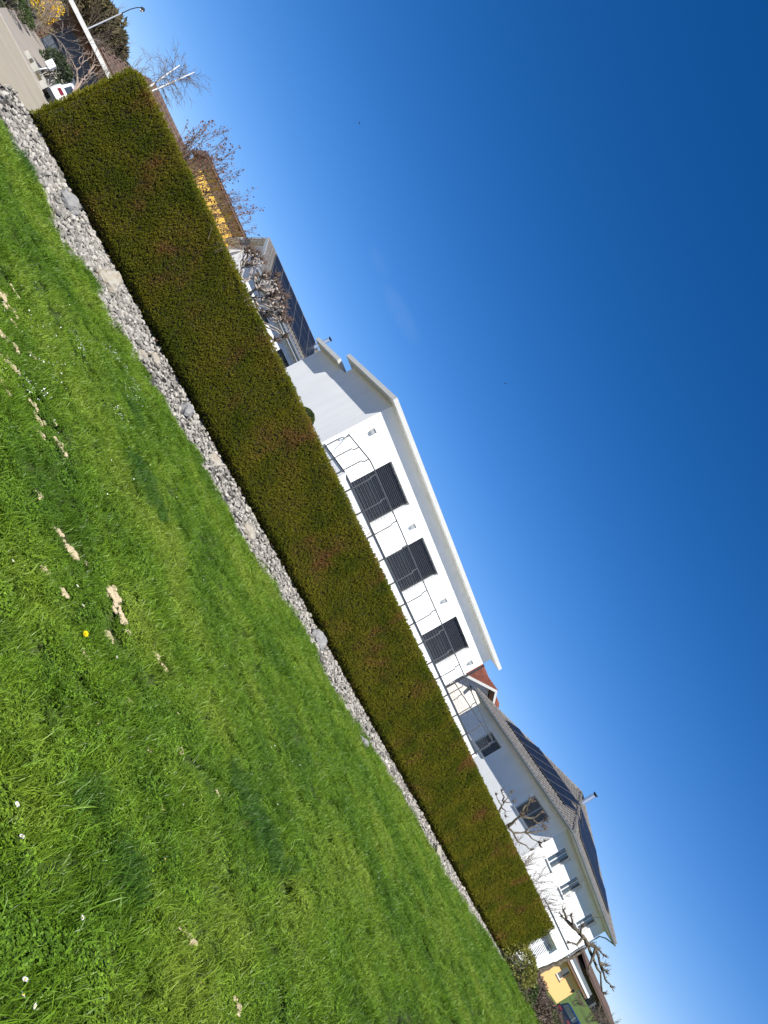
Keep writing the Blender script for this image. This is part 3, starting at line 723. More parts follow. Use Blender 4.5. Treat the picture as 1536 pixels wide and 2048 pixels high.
for z in np.linspace(4.29, 4.98, 6): MB().tube(corner_path(float(z), -0.045), 0.007, 4).build('wire', M['zinc'], rail, z0=.8)

# ------------------------------------------------------------------ house with pyramid roof, to the right
dh = house('hip_roof_house', 'white house with grey tiled pyramid roof carrying solar panels', 'house', 21.351, 42.0, 0.65, RZ)
DW, DD = 14.1, 10.9
wf = MB()
FO = [(1.66, 3.30, 4.97, 6.34), (5.40, 6.97, 4.97, 6.36), (10.69, 12.4, 5.02, 6.38)]
wall_open(wf, 0, DW, 0, 0.35, 3.0, 6.8, FO)
wall_open(wf, 0, DW, 0, 0.35, 0.65, 3.0, [(9.3, 12.1, 0.75, 2.97)])
LO = [(1.2, 2.86, 4.87, 6.30), (6.93, 8.45, 4.87, 6.22)]
wall_open_y(wf, 0.35, DD, 0, 0.35, 0.65, 6.8, [(max(a, .4), b, c, d) for a, b, c, d in LO])
wf.box(DW - 0.35, DW, 0.35, DD, 0.65, 6.8); wf.box(0.35, DW - 0.35, DD - 0.35, DD, 0.65, 6.8); wf.box(0.35, DW - .35, 1.0, 1.1, 0.65, 6.7); wf.box(0.9, 1.0, 1.1, DD - .35, .65, 6.7)
wf.build('wall', M['plaster'], dh)
for o_ in FO: window(dh, *o_, yb=0.14, n=2)
for a, b, c, d in LO: window(dh, a, b, c, d, yb=0.14, axis='y', n=2, frame='greyframe')
lo = MB().box(9.3, 12.1, 0.12, 0.2, .7, 2.98).build('louvre_screen', M['glass'], dh)
for x in (9.3, 10.35, 12.0): MB().box(x, x + 0.1, -0.05, 0.08, 0.75, 2.97).build('louvre_post', M['whiteframe'], lo, z0=.65)
for x0, x1 in ((9.42, 10.33), (10.47, 11.2), (11.22, 11.98)):
    sl = MB(); z = 0.8
    while z < 2.93: sl.add([(x0, 0.0, z), (x1, 0.0, z), (x1, 0.03, z + .05), (x0, 0.03, z + .05), (x0, 0.008, z - .004), (x1, .008, z - .004), (x1, .038, z + .046), (x0, .038, z + .046)], [(0, 1, 2, 3), (7, 6, 5, 4), (4, 5, 1, 0), (1, 5, 6, 2), (3, 2, 6, 7), (0, 3, 7, 4)]); z += 0.105
    o = sl.build('slats', M['whiteframe'], lo, z0=.65); o['kind'] = 'stuff'
lg = MB(); lg.box(5.6, 12.3, -0.5, -0.003, 3.15, 3.80); o = lg.build('balcony_parapet', M['plaster'], dh)
MB().box(5.6, 12.34, -0.54, -0.003, 3.803, 3.86).build('shadow_gap_strip', M['darkpipe'], o, z0=.65)  # dark strip along the ledge, painted shade for the shadow gap in the wall
ov = 0.71
e0, e1, f0, f1, ze = -ov, DW + ov, -ov, DD + ov, 6.88
AP = Vector((7.05, 5.45, 9.86))
sf = MB(); sf.box(e0 + .03, e1 - .03, f0 + .03, f1 - .03, 6.78, 6.83); sf.build('soffit', M['soffit'], dh)
rf = MB(); rf.add([(e0, f0, ze), (e1, f0, ze), (e1, f1, ze), (e0, f1, ze), tuple(AP), (e0, f0, ze - .04), (e1, f0, ze - .04), (e1, f1, ze - .04), (e0, f1, ze - .04)],
                 [(0, 1, 4), (1, 2, 4), (2, 3, 4), (3, 0, 4), (0, 5, 6, 1), (1, 6, 7, 2), (2, 7, 8, 3), (3, 8, 5, 0), (8, 7, 6, 5)])
droof = rf.build('roof', M['greytile'], dh)
tl = MB()
VL = AP - Vector((e0, AP.y, ze)); LL = VL.length
tiles(tl, (e0, f0, ze), (0, 1, 0), VL, [(0, 0), (f1 - f0, 0), (AP.y - f0, LL)], 0.30, 0.36)
VF = AP - Vector((AP.x, f0, ze)); LF_ = VF.length
tiles(tl, (e0, f0, ze), (1, 0, 0), VF, [(0, 0), (e1 - e0, 0), (AP.x - e0, LF_)], 0.30, 0.36)
o = tl.build('roof_tiles', M['greytile'], droof, z0=.65); o['kind'] = 'stuff'
hc = MB()
for q in ((e0, f0), (e1, f0), (e0, f1), (e1, f1)):
    a = Vector((q[0], q[1], ze + .06)); b_ = AP + Vector((0, 0, .06)); nn = int((b_ - a).length / .38)
    for i in range(nn): hc.tube([a.lerp(b_, i / nn), a.lerp(b_, (i + 1.12) / nn)], [0.13, 0.105], 7)
o = hc.build('hip_caps', M['greytile'], droof, z0=.65); o['kind'] = 'stuff'
solar(dh, (e0, f0, ze), (0, 1, 0), VL, [(2.5, 1.75, 7, 1.02, 1.66), (3.6, 3.45, 5, 1.02, 1.66)])
solar(dh, (e0, f0, ze), (1, 0, 0), VF, [(2.6, 0.95, 10, 1.02, 1.66), (4.6, 2.65, 6, 1.02, 1.66)])
gt = MB()
for (a, b_) in (((e0 - .07, f0 - .07), (e1 + .07, f0 - .07)), ((e0 - .07, f0 - .07), (e0 - .07, f1 + .07)), ((e1 + .07, f0 - .07), (e1 + .07, f1 + .07))): gt.tube([(a[0], a[1], 6.84), (b_[0], b_[1], 6.84)], 0.075, 8)
gt.build('gutter', M['zinc'], dh)
MB().tube([(e1, f0, 6.80), (DW + .1, f0 + .35, 6.5), (DW + .07, -.06, 6.2), (DW + .07, -.06, 0.8)], 0.045, 8).build('downpipe', M['zinc'], dh)
ch = MB().tube([(6.9, 4.7, 9.3), (6.9, 4.7, 10.5)], 0.17, 12).build('chimney_flue', M['steel'], dh)
MB().tube([(6.9, 4.7, 10.502), (6.9, 4.7, 10.61)], 0.12, 12).tube([(6.9, 4.7, 10.612), (6.9, 4.7, 10.68)], 0.2, 12).build('rain_cap', M['darkpipe'], ch, z0=.65)

# ------------------------------------------------------------------ gabled house with panels, to the left
A_ = Vector((math.sin(R(55)), math.cos(R(55)), 0)); B_ = Vector((-A_.y, A_.x, 0))
G = at(480 + 285 / 7.88, 480 + 400 / 7.88, 45); O_ = G + B_ * 0.55 + A_ * 0.55
bh = house('gabled_house', 'white gabled house with dark solar roof and satellite dish, left of the flat roofed house', 'house', O_.x, O_.y, 0.9, RZ)
pitch = 0.355; BD, BW = 10.5, 11.5; zr = 8.90
def zroof(y): return 6.86 + pitch * (y + 0.55) if y < 5.25 else 6.86 + pitch * (11.05 - y)
wb = MB()
FB = [(2.1, 3.2, 4.6, 5.98), (5.1, 7.2, 4.6, 5.98)]
wall_open(wb, 0, BW, 0, 0.35, 0.9, 6.83, FB)
wb.prism([(0, 0.35, 0.9), (0, BD, 0.9), (0, BD, zroof(BD) - .2), (0, 5.25, zr - .22), (0, 0.35, zroof(.35) - .2)], (0.35, 0, 0))
wb.prism([(BW - .35, 0.35, 0.9), (BW - .35, BD, 0.9), (BW - .35, BD, zroof(BD) - .2), (BW - .35, 5.25, zr - .22), (BW - .35, 0.35, zroof(.35) - .2)], (0.35, 0, 0))
wb.box(.35, BW - .35, BD - .35, BD, .9, 6.8); wb.box(.35, BW - .35, 1, 1.1, .9, 6.7)
wb.build('wall', M['plaster'], bh)
for o_ in FB: window(bh, *o_, yb=0.14, n=2, frame='darkpipe')
rb = MB()
ex0, ex1 = -0.42, BW + 0.6
for pts_ in ([(ex0, -.55, 6.86), (ex0, 5.25, zr), (ex0, 5.25, zr - .2), (ex0, -.55, 6.66)], [(ex0, 11.05, 6.86), (ex0, 5.25, zr), (ex0, 5.25, zr - .2), (ex0, 11.05, 6.66)]): rb.prism(pts_, (ex1 - ex0, 0, 0))
broof = rb.build('roof', M['soffit'], bh)
tb = MB(); VB = Vector((0, 5.8, zr - 6.86))
tiles(tb, (ex0, -.55, 6.86), (1, 0, 0), VB, [(0, 0), (ex1 - ex0, 0), (ex1 - ex0, VB.length), (0, VB.length)], .3, .38)
tiles(tb, (ex0, 11.05, 6.86), (1, 0, 0), Vector((0, -5.8, zr - 6.86)), [(0, 0), (ex1 - ex0, 0), (ex1 - ex0, VB.length), (0, VB.length)], .3, .38)
nn = 34
for i in range(nn): tb.tube([(ex0 + (ex1 - ex0) * i / nn, 5.25, zr + .03), (ex0 + (ex1 - ex0) * (i + 1.1) / nn, 5.25, zr + .04)], [.12, .10], 7)
o = tb.build('roof_tiles', M['greytile'], broof, z0=.9); o['kind'] = 'stuff'
vg = MB()
for y0, z0_, y1, z1_ in ((-.55, 6.86, 5.25, zr), (11.05, 6.86, 5.25, zr)): vg.bar((ex0 - .02, y0, z0_ - .04), (ex0 - .02, y1, z1_ - .04), .05, .26)
vg.build('verge_board', M['greyframe'], broof, z0=.9)
solar(bh, (ex0, -.55, 6.86), (1, 0, 0), VB, [(1.1, 0.75, 6, 1.12, 1.7), (1.1, 2.5, 6, 1.12, 1.7), (1.1, 4.25, 6, 1.12, 1.7)])
MB().tube([(ex0, -.63, 6.8), (ex1, -.63, 6.8)], .075, 8).build('gutter', M['steel'], bh)
MB().bar((ex0 + .1, -.5, 6.58), (ex1, -.5, 6.58), .06, .14).build('fascia', M['greyframe'], bh)
ch = MB().tube([(7.6, 4.0, 8.2), (7.6, 4.0, 9.85)], 0.17, 12).build('chimney_flue', M['steel'], bh)
MB().tube([(7.6, 4, 9.852), (7.6, 4, 9.95)], .12, 12).tube([(7.6, 4, 9.952), (7.6, 4, 10.0)], .2, 12).build('rain_cap', M['darkpipe'], ch, z0=.9)
dsh = MB(); dc = Vector((-0.50, 6.9, 7.45)); dn = Vector((-0.75, -0.55, 0.35)).normalized(); du = dn.cross(Vector((0, 0, 1))).normalized(); dv = du.cross(dn)
rings = []
for r_, dpt in ((0.0, 0.0), (0.16, 0.02), (0.30, 0.07), (0.42, 0.14)):
    rings.append([dc + (du * math.cos(t) + dv * math.sin(t)) * max(r_, .002) + dn * dpt for t in np.linspace(0, 2 * math.pi, 17)[:-1]])
vs = [p for r_ in rings for p in r_]; fs = [(i * 16 + j, i * 16 + (j + 1) % 16, (i + 1) * 16 + (j + 1) % 16, (i + 1) * 16 + j) for i in range(3) for j in range(16)]
vs2 = [p - dn * .012 for p in vs]; dsh.add(vs, fs); dsh.add(vs2, fs)
o = dsh.build('satellite_dish', M['lampdark'], bh, smooth=True)  # dark colour carries the shade of a dish seen against the light
MB().tube([dc - dn * .02, Vector((-.01, 6.95, 7.5))], .02, 6).tube([dc - dv * .4 + dn * .13, dc + dn * .45], .012, 5).build('arm', M['darkpipe'], o, z0=.9)

# ------------------------------------------------------------------ yellow house, brown roof house, red roof house
def hip_house(name, label, x, y, z0, L, D, zw, zr_, wallm, tilem, ov=0.5, hip=True, zover=None):
    h = house(name, label, 'house', x, y, z0, RZ)
    wb_ = MB(); wb_.box(0, L, 0, D, z0, zw); wb_.build('wall', wallm, h)
    hp2 = D / 2 if hip else 0.0
    a0, a1, b0, b1 = -ov, L + ov, -ov, D + ov; ym = D / 2
    hx = (ym + ov) if hip else 0
    r_ = MB(); v = [(a0, b0, zw + .08), (a1, b0, zw + .08), (a1, b1, zw + .08), (a0, b1, zw + .08), (a0 + hx, ym, zr_), (a1 - hx, ym, zr_), (a0, b0, zw - .04), (a1, b0, zw - .04), (a1, b1, zw - .04), (a0, b1, zw - .04)]
    r_.add(v, [(0, 1, 5, 4), (1, 2, 5), (2, 3, 4, 5), (3, 0, 4), (0, 6, 7, 1), (1, 7, 8, 2), (2, 8, 9, 3), (3, 9, 6, 0), (9, 8, 7, 6)])
    ro = r_.build('roof', M['wood'], h)
    t_ = MB(); Vv = Vector((0, ym - b0, zr_ - zw - .08)); l_ = Vv.length
    tiles(t_, (a0, b0, zw + .08), (1, 0, 0), Vv, [(0, 0), (a1 - a0, 0), (a1 - a0 - hx, l_), (hx, l_)], .32, .4)
    if hip:
        Vs = Vector((hx, 0, zr_ - zw - .08)); tiles(t_, (a0, b0, zw + .08), (0, 1, 0), Vs, [(0, 0), (b1 - b0, 0), ((b1 - b0) / 2, Vs.length)], .32, .4)
    o = t_.build('roof_tiles', tilem, ro, z0=z0); o['kind'] = 'stuff'
    return h
p = at(240 + 600 / 3.657, 180 + 510 / 3.657, 52)
yh = hip_house('yellow_house', 'bright yellow house wall under brown eaves behind the bare shrub', p.x + A_.x * 0.45, p.y + A_.y * .45, 1.0, 10, 8, 8.08, 8.7, M['yellow'], M['browntile'], ov=0.47, hip=False)
MB().tube([(-.47, -.55, 8.1), (11.4, -.55, 8.1)], .07, 7).build('gutter', M['wood'], yh)
p = at(130 + 855 / 5.297, 835 / 5.297, 56)
brn = hip_house('brown_roof_house', 'house with a long brown tiled roof showing above the left hedge top', p.x - A_.x * 2.2 - B_.x * 2.6, p.y - A_.y * 2.2 - B_.y * 2.6, 1.2, 11, 5.4, 4.9, 7.75, M['plaster_warm'], M['browntile'], ov=0.6)
Pe = at(860 + 1070 / 10.97, 1300 + 800 / 10.97, 58)
rh = house('red_roof_house', 'cream house with red tiled gable roof between the two white houses', 'house', Pe.x, Pe.y, 1.0, RZ)
gx0, gx1, gxa, gza, ge = -2.7, 3.9, 0.62, 8.95, 7.2
wr = MB(); wr.prism([(gx0, 0, 1.0), (gx1, 0, 1.0), (gx1, 0, 7.1), (gxa, 0, gza - .2), (gx0, 0, 7.1)], (0, .35, 0)); wr.box(gx0, gx0 + .35, .35, 9, 1, 7.1); wr.box(gx1 - .35, gx1, .35, 9, 1, 7.1)
wr.box(gx1, 10.0, 2.6, 9.0, 1.0, 7.4)
wr.build('wall', M['plaster_warm'], rh)
rr_ = MB()
sl = (gza - 7.0) / (gxa - (gx0 - .6)); yo0 = -0.75
rr_.prism([(gx0 - .6, yo0, 7.0), (gxa, yo0, gza + .05), (gxa, yo0, gza - .13), (gx0 - .6, yo0, 6.82)], (0, 9.8, 0))
rr_.prism([(gx1 + .6, yo0, 7.0), (gxa, yo0, gza + .05), (gxa, yo0, gza - .13), (gx1 + .6, yo0, 6.82)], (0, 9.8, 0))
rr_.prism([(gx1 - 1.5, 2.0, 7.3), (gx1 - 1.5, 5.8, 10.05), (gx1 - 1.5, 5.8, 9.87), (gx1 - 1.5, 2.0, 7.12)], (8.2, 0, 0)); rr_.prism([(gx1 - 1.5, 9.6, 7.3), (gx1 - 1.5, 5.8, 10.05), (gx1 - 1.5, 5.8, 9.87), (gx1 - 1.5, 9.6, 7.12)], (8.2, 0, 0))
rro = rr_.build('roof', M['wood'], rh)
tr_ = MB(); VV = Vector((gxa - gx0 + .6, 0, gza - 6.95)); l_ = VV.length
tiles(tr_, (gx0 - .6, yo0, 7.0), (0, 1, 0), VV, [(0, 0), (9.8, 0), (9.8, l_), (0, l_)], .3, .38)
VV = Vector((-(gx1 + .6 - gxa), 0, gza - 6.95)); tiles(tr_, (gx1 + .6, yo0, 7.0), (0, 1, 0), VV, [(0, 0), (9.8, 0), (9.8, VV.length), (0, VV.length)], .3, .38)
VV = Vector((0, 3.8, 2.75)); tiles(tr_, (gx1 - 1.5, 2.0, 7.3), (1, 0, 0), VV, [(0, 0), (8.2, 0), (8.2, VV.length), (0, VV.length)], .3, .38)
o = tr_.build('roof_tiles', M['redtile'], rro, z0=1.0); o['kind'] = 'stuff'
vb = MB(); vb.bar((gx0 - .6, yo0 - .03, 6.93), (gxa, yo0 - .03, gza - .02), .05, .2); vb.bar((gx1 + .6, yo0 - .03, 6.93), (gxa, yo0 - .03, gza - .02), .05, .2); vb.build('verge_board', M['fascia'], rro, z0=1.0)
for a, b in ((-1.0, 0.15), (1.95, 3.0)):
    MB().box(a, b, -.06, -.003, 4.2, 5.42).build('window_shutter', M['darkpipe'], rh)
o = MB().prism([(-.62, -.003, 7.1), (-.62, -.003, 7.35), (-.62, -.45, 7.1)], (.4, 0, 0)).build('wall_lamp', M['darkpipe'], rh)

# ------------------------------------------------------------------ garage, top left
gar = house('garage', 'slate coloured garage with wooden eaves and a white roof edge across the road', 'garage', -35.24, 44.0, 1.5, RZ)
gw = MB(); gw.box(-.25, .2, 0, 6.5, 1.5, 4.1); gw.box(5.6, 6.4, 0, 6.5, 1.5, 4.1); gw.box(.2, 5.6, 6.2, 6.5, 1.5, 4.1); gw.box(.2, 5.6, .0, .3, 3.58, 4.1); gw.build('wall', M['wood'], gar)
gd = MB(); gd.box(.2, 5.6, 0.03, .1, 1.5, 2.36); gd.build('door_panel', M['slate'], gar); MB().box(.2, 5.6, .05, .12, 2.38, 3.57).build('door_panel', M['slate'], gar)
gr = MB(); gr.box(-.75, 6.9, -1.45, 7.1, 4.11, 4.3); gro = gr.build('roof', M['wood'], gar)
gf = MB(); gf.box(-.8, 6.95, -1.5, -1.452, 4.10, 4.36); gf.box(-.8, -.752, -1.45, 7.1, 4.10, 4.36); gf.build('fascia', M['fascia'], gro, z0=1.5)
for x in np.arange(-.3, 6.7, .55): MB().box(x - .05, x + .05, -1.4, -0.01, 3.98, 4.108).build('rafter', M['wood'], gro, z0=1.5)

# ------------------------------------------------------------------ orange garage and chalet, far right
og0 = at(1060 + 650 / 8.533, 1860 + 610 / 8.533, 60)
og = house('orange_outbuilding', 'flat roofed orange outbuilding with a white framed window beyond the hedge end', 'garage', og0.x, og0.y, 0.9, RZ)
ow = MB(); wall_open(ow, -4.0, 5.15, 0, .3, .9, 3.68, [(.1, 1.75, 2.5, 3.6)]); ow.box(-4, -3.7, .3, 6, .9, 3.68); ow.box(4.85, 5.15, .3, 6, .9, 3.68); ow.box(-3.7, 4.85, 5.7, 6, .9, 3.68); ow.box(-3.7, 4.85, 1.2, 1.3, .9, 3.6); ow.build('wall', M['orange'], og)
window(og, .1, 1.75, 2.5, 3.6, yb=.12, n=1)
orf = MB().box(-4.6, 5.9, -.6, 6.5, 3.69, 3.95).build('roof', M['wood'], og)
of = MB(); of.box(-4.65, 5.95, -.66, -.602, 3.93, 4.12); of.box(5.902, 5.96, -.602, 6.5, 3.93, 4.12); of.build('fascia', M['lamplens'], orf, z0=.9)
MB().box(-4.6, 5.9, -.58, 6.5, 4.122, 4.42).build('parapet', M['zinc'], orf, z0=.9)
o = MB().box(4.55, 4.75, -.09, -.003, 2.9, 3.2).build('wall_lamp', M['darkpipe'], og)
c0 = at(1060 + 1040 / 8.533, 1860 + 810 / 8.533, 100)
ct = house('chalet', 'dark timber chalet with a wide brown roof on the green slope', 'house', c0.x, c0.y, 4.1, RZ)
cw = MB(); cw.box(0.5, 26, 1.6, 9, 4.3, 7.0); cw.box(-9, .5, 2.4, 9, 4.3, 6.3); cw.build('wall', M['darkwood'], ct)
MB().box(-9, 26, 1.5, 9, 3.7, 4.32).build('plinth', M['plaster'], ct)
for x in np.arange(2.0, 25, .95): MB().box(x, x + .16, 1.52, 1.598, 4.4, 6.5).build('batten', M['greywood'], ct)
for x in (0.9, 12.3, 20.0): MB().box(x, x + 1.0, 1.53, 1.597, 4.7, 6.3).build('window', M['glass'], ct)
cr_ = MB()
for pts_ in ([(-.6, -.1, 6.95), (-.6, 5, 8.35), (-.6, 5, 8.1), (-.6, -.1, 6.75)], [(-.6, 10.1, 6.95), (-.6, 5, 8.35), (-.6, 5, 8.1), (-.6, 10.1, 6.75)]): cr_.prism(pts_, (28, 0, 0))
for pts_ in ([(-10, .8, 6.2), (-10, 5, 7.2), (-10, 5, 7.0), (-10, .8, 6.0)], [(-10, 9.6, 6.2), (-10, 5, 7.2), (-10, 5, 7.0), (-10, 9.6, 6.0)]): cr_.prism(pts_, (9.3, 0, 0))
cro = cr_.build('roof', M['browntile'], ct)
tc = MB(); VV = Vector((0, 5.1, 1.4)); tiles(tc, (-.6, -.1, 6.95), (1, 0, 0), VV, [(0, 0), (28, 0), (28, VV.length), (0, VV.length)], .5, .5)
VV = Vector((0, 4.2, 1.0)); tiles(tc, (-10, .8, 6.2), (1, 0, 0), VV, [(0, 0), (9.3, 0), (9.3, VV.length), (0, VV.length)], .5, .5)
o = tc.build('roof_tiles', M['browntile'], cro, z0=4.1); o['kind'] = 'stuff'
# ------------------------------------------------------------------ street lamp, mailbox, kerb stones, cars
lp = [at(130 + x / 5.297, y / 5.297, 56) for x, y in ((255, 300), (600, 140), (700, 95), (760, 80), (800, 80))]
gl = terr(lp[0].x, 56)
lm = thing('street_lamp', 'tall street lamp with curved arm rising behind the garage', 'street lamp', (lp[0].x, 56, gl))
off = Vector((lp[0].x, 56, gl))
MB().tube([Vector((0, 0, 0)), lp[0] - off, lp[1] - off], [.07, .06, .045], 8).build('pole', M['galv'], lm)
MB().tube([lp[1] - off, lp[2] - off, lp[3] - off, lp[4] - off], [.04, .035, .035, .03], 8).build('arm', M['lampdark'], lm)
hd_ = lp[4] - off; d_ = Vector((0.28, 0.0, 0.10))
MB().tube([hd_, hd_ + d_ * .3, hd_ + d_ * 1.0, hd_ + d_ * 1.3], [.05, .14, .17, .06], 10).build('lamp_head', M['lampdark'], lm)
MB().tube([hd_ + d_ * .5 + Vector((0, 0, -.13)), hd_ + d_ * 1.3 + Vector((0, 0, -.10))], [.1, .09], 8).build('lens', M['lamplens'], lm)
mp_ = at(655 / 6.4, 830 / 6.4, 37); gzm = terr(-30, 37)
mbx = thing('mailbox', 'white square mailbox on a thin post beside the driveway', 'mailbox', (mp_.x, 37, gzm), R(15))
hz = mp_.z - gzm
MB().box(-.19, .19, -.13, .13, hz - .19, hz + .19).build('box', M['whitepaint'], mbx); MB().tube([(0, 0, 0), (0, 0, hz - .19)], .03, 8).build('post', M['galv'], mbx); MB().box(-.15, .15, -.134, -.131, hz + .06, hz + .085).build('slot', M['lampdark'], mbx)
pole = at(535 / 6.4, 880 / 6.4, 36.2); gp = terr(-28, 36.2)
MB().tube([(0, 0, 0), (.18, 0, pole.z - gp + .25)], .03, 8).build('marker_post', M['whitepaint'], label='short leaning white marker post in the planted island', cat='post').location = (pole.x - .1, 36.2, gp)
isl = thing('planting_island', 'small planted island edged with pale concrete stones by the driveway', 'planter', (-26.9, 36.4, terr(-27, 36.4)))
def isz(x, y): return terr(-28, y) - terr(-27, 36.4)
for i in range(9):
    t = i / 8; px_ = np.interp(t, [0, .35, .5, 1], [-.9 + 2.8, -1.25, -1.15, 2.2]); py_ = np.interp(t, [0, .35, .5, 1], [-1.0, -.35, .15, .9])
    MB().box(px_ - .22, px_ + .22, py_ - .14, py_ + .14, -.25, .16 + .03 * (i % 3)).build('edging_stone', M['concrete'], isl)
MB().prism([(-1.1, -.3, -.3), (1.8, -.9, -.3), (2.2, .8, -.3), (-1, .1, -.3)], (0, 0, .38)).build('soil', M['soil'], isl)
for i, (x, y, h, lab) in enumerate(((-28.35, 38.3, .38, 'low'), (-29.3, 40.3, .66, 'taller'))):
    MB().box(-.5, .5, -.2, .2, -.3, h).build('garden_wall', M['concrete'], label=f'{lab} pale concrete wall block behind the white car', cat='wall', group='wall blocks behind the white car').location = (x, y, terr(-27, y)); COL.objects[-1].rotation_euler = (0, 0, R(28))

def car(name, label, x, y, z, rz, paint, L=4.2, W=1.76, Hh=1.48):
    c = thing(name, label, 'car', (x, y, z), rz)
    # side profile along local x: nose at +x
    secs = [(-.5, .62, .34, .80, .62, .80), (-.485, .78, .26, .90, .74, .90), (-.40, .86, .22, .95, .82, .95), (-.15, .88, .20, .96, .84, .96), (.10, .88, .20, .95, .84, .95), (.24, .88, .20, .93, .83, .93), (.36, .86, .22, .86, .80, .86), (.46, .80, .26, .76, .72, .76), (.5, .62, .34, .62, .56, .62)]
    P = []
    for t, hw, zb, zt, hw2, _ in secs:
        x_ = t * L; k = W / 1.76; h_ = Hh / 1.48
        P.append([(x_, -hw * k * .92, zb), (x_, -hw * k, zb + .16), (x_, -hw * k, zt * h_ - .28), (x_, -hw2 * k, zt * h_ - .03), (x_, -hw2 * k * .85, zt * h_), (x_, hw2 * k * .85, zt * h_), (x_, hw2 * k, zt * h_ - .03), (x_, hw * k, zt * h_ - .28), (x_, hw * k, zb + .16), (x_, hw * k * .92, zb)])
    m_ = len(P[0]); b = MB(); b.v = [q for r_ in P for q in r_]; nS = len(P)
    b.f = [(i * m_ + j, i * m_ + (j + 1) % m_, (i + 1) * m_ + (j + 1) % m_, (i + 1) * m_ + j) for i in range(nS - 1) for j in range(m_)] + [tuple(range(m_))[::-1], tuple((nS - 1) * m_ + j for j in range(m_))]
    body = b.build('body', paint, c)
    k = W / 1.76; zb = .94 * Hh / 1.48
    cab = [(-.47, .70, zb - .06, .70, zb - .04), (-.40, .76, zb - .02, .66, Hh - .10), (-.30, .78, zb, .64, Hh - .02), (-.08, .78, zb, .64, Hh), (.06, .78, zb, .62, Hh - .05), (.25, .74, zb - .04, .70, zb - .02)]
    P = [[(t * L, -hw * k, z0_), (t * L, -hw2 * k, z1_), (t * L, hw2 * k, z1_), (t * L, hw * k, z0_)] for t, hw, z0_, hw2, z1_ in cab]
    b = MB(); b.v = [q for r_ in P for q in r_]; n_ = len(P)
    b.f = [(i * 4 + j, i * 4 + (j + 1) % 4, (i + 1) * 4 + (j + 1) % 4, (i + 1) * 4 + j) for i in range(n_ - 1) for j in range(4)] + [(3, 2, 1, 0), tuple((n_ - 1) * 4 + j for j in range(4))]
    b.build('cabin', paint, c)
    def face(i0, i1, sgn, u0, u1, v0, v1):
        def pt(i, t, v): a0, a1 = Vector(P[i][0 if sgn < 0 else 3]), Vector(P[i][1 if sgn < 0 else 2]); return a0.lerp(a1, v)
        q = [pt(i0, 0, v0).lerp(pt(i1, 0, v0), u0), pt(i0, 0, v0).lerp(pt(i1, 0, v0), u1), pt(i0, 0, v1).lerp(pt(i1, 0, v1), u1), pt(i0, 0, v1).lerp(pt(i1, 0, v1), u0)]
        return q
    for sgn in (-1, 1):
        for i0, i1, u0, u1 in ((1, 2, .15, .95), (2, 3, .05, .95), (3, 4, .08, 1.0), (4, 5, .05, .6)):
            q = face(i0, i1, sgn, u0, u1, .16, .86); MB().prism([p_ + Vector((0, sgn * .006, 0)) for p_ in q], (0, sgn * .012, 0)).build('side_window', M['glass'], c)
    for i0, i1, nm in ((0, 1, 'rear_window'), (4, 5, 'windscreen')):
        a, b_, d_, e_ = [Vector(v) for v in (P[i0][1], P[i1][1], P[i1][2], P[i0][2])]
        q = [a.lerp(b_, .15).lerp(e_.lerp(d_, .15), .08), a.lerp(b_, .9).lerp(e_.lerp(d_, .9), .08), a.lerp(b_, .9).lerp(e_.lerp(d_, .9), .92), a.lerp(b_, .15).lerp(e_.lerp(d_, .15), .92)]
        n_v = (q[1] - q[0]).cross(q[3] - q[0]).normalized(); n_v = n_v if n_v.z > 0 else -n_v
        MB().prism([p_ + n_v * .006 for p_ in q], n_v * .012).build(nm, M['glass'], c)
    for sgn in (-1, 1):
        MB().box(-.5 * L - .02, -.46 * L, sgn * .5 * k - .16, sgn * .5 * k + .16, .70, .86).build('tail_light', M['redlamp'], c)
        MB().box(.455 * L, .495 * L, sgn * .52 * k - .16, sgn * .52 * k + .14, .55, .68).build('headlight', M['lamplens'], c)
        for xw in (-.31, .32):
            cx = xw * L; yw = sgn * (W / 2 - .09)
            t_ = MB().tube([(cx, yw - .1, .31), (cx, yw + .1, .31)], .31, 20).build('wheel', M['tyre'], c)
            MB().tube([(cx, yw + sgn * .095, .31), (cx, yw + sgn * .115, .31)], .2, 14).build('rim', M['steel'], t_)
    MB().box(-.505 * L, -.47 * L, -.80 * k, .80 * k, .24, .42).build('bumper', M['lampdark'], c)
    MB().box(.47 * L, .503 * L, -.72 * k, .72 * k, .24, .40).build('bumper', M['lampdark'], c)
    return c
cb = at(88, 182, 36.0)
cb = at(86, 178, 34.5); hd2 = Vector((math.cos(R(122)), math.sin(R(122)), 0)); rt2 = Vector((hd2.y, -hd2.x, 0)); cc = Vector((cb.x, cb.y, 0)) + rt2 * .86 + hd2 * 2.1
car('parked_car', 'white hatchback parked behind the left end of the hedge', cc.x, cc.y, terr(-26, 34.6) + .02, R(122), M['whitepaint'])
car('parked_car', 'dark blue car parked beyond the brown shrubs at the far right', 37.6, 50.6, terr(37, 50.5) + .02, R(35), M['bluepaint'], L=4.6, W=1.8, Hh=1.5)

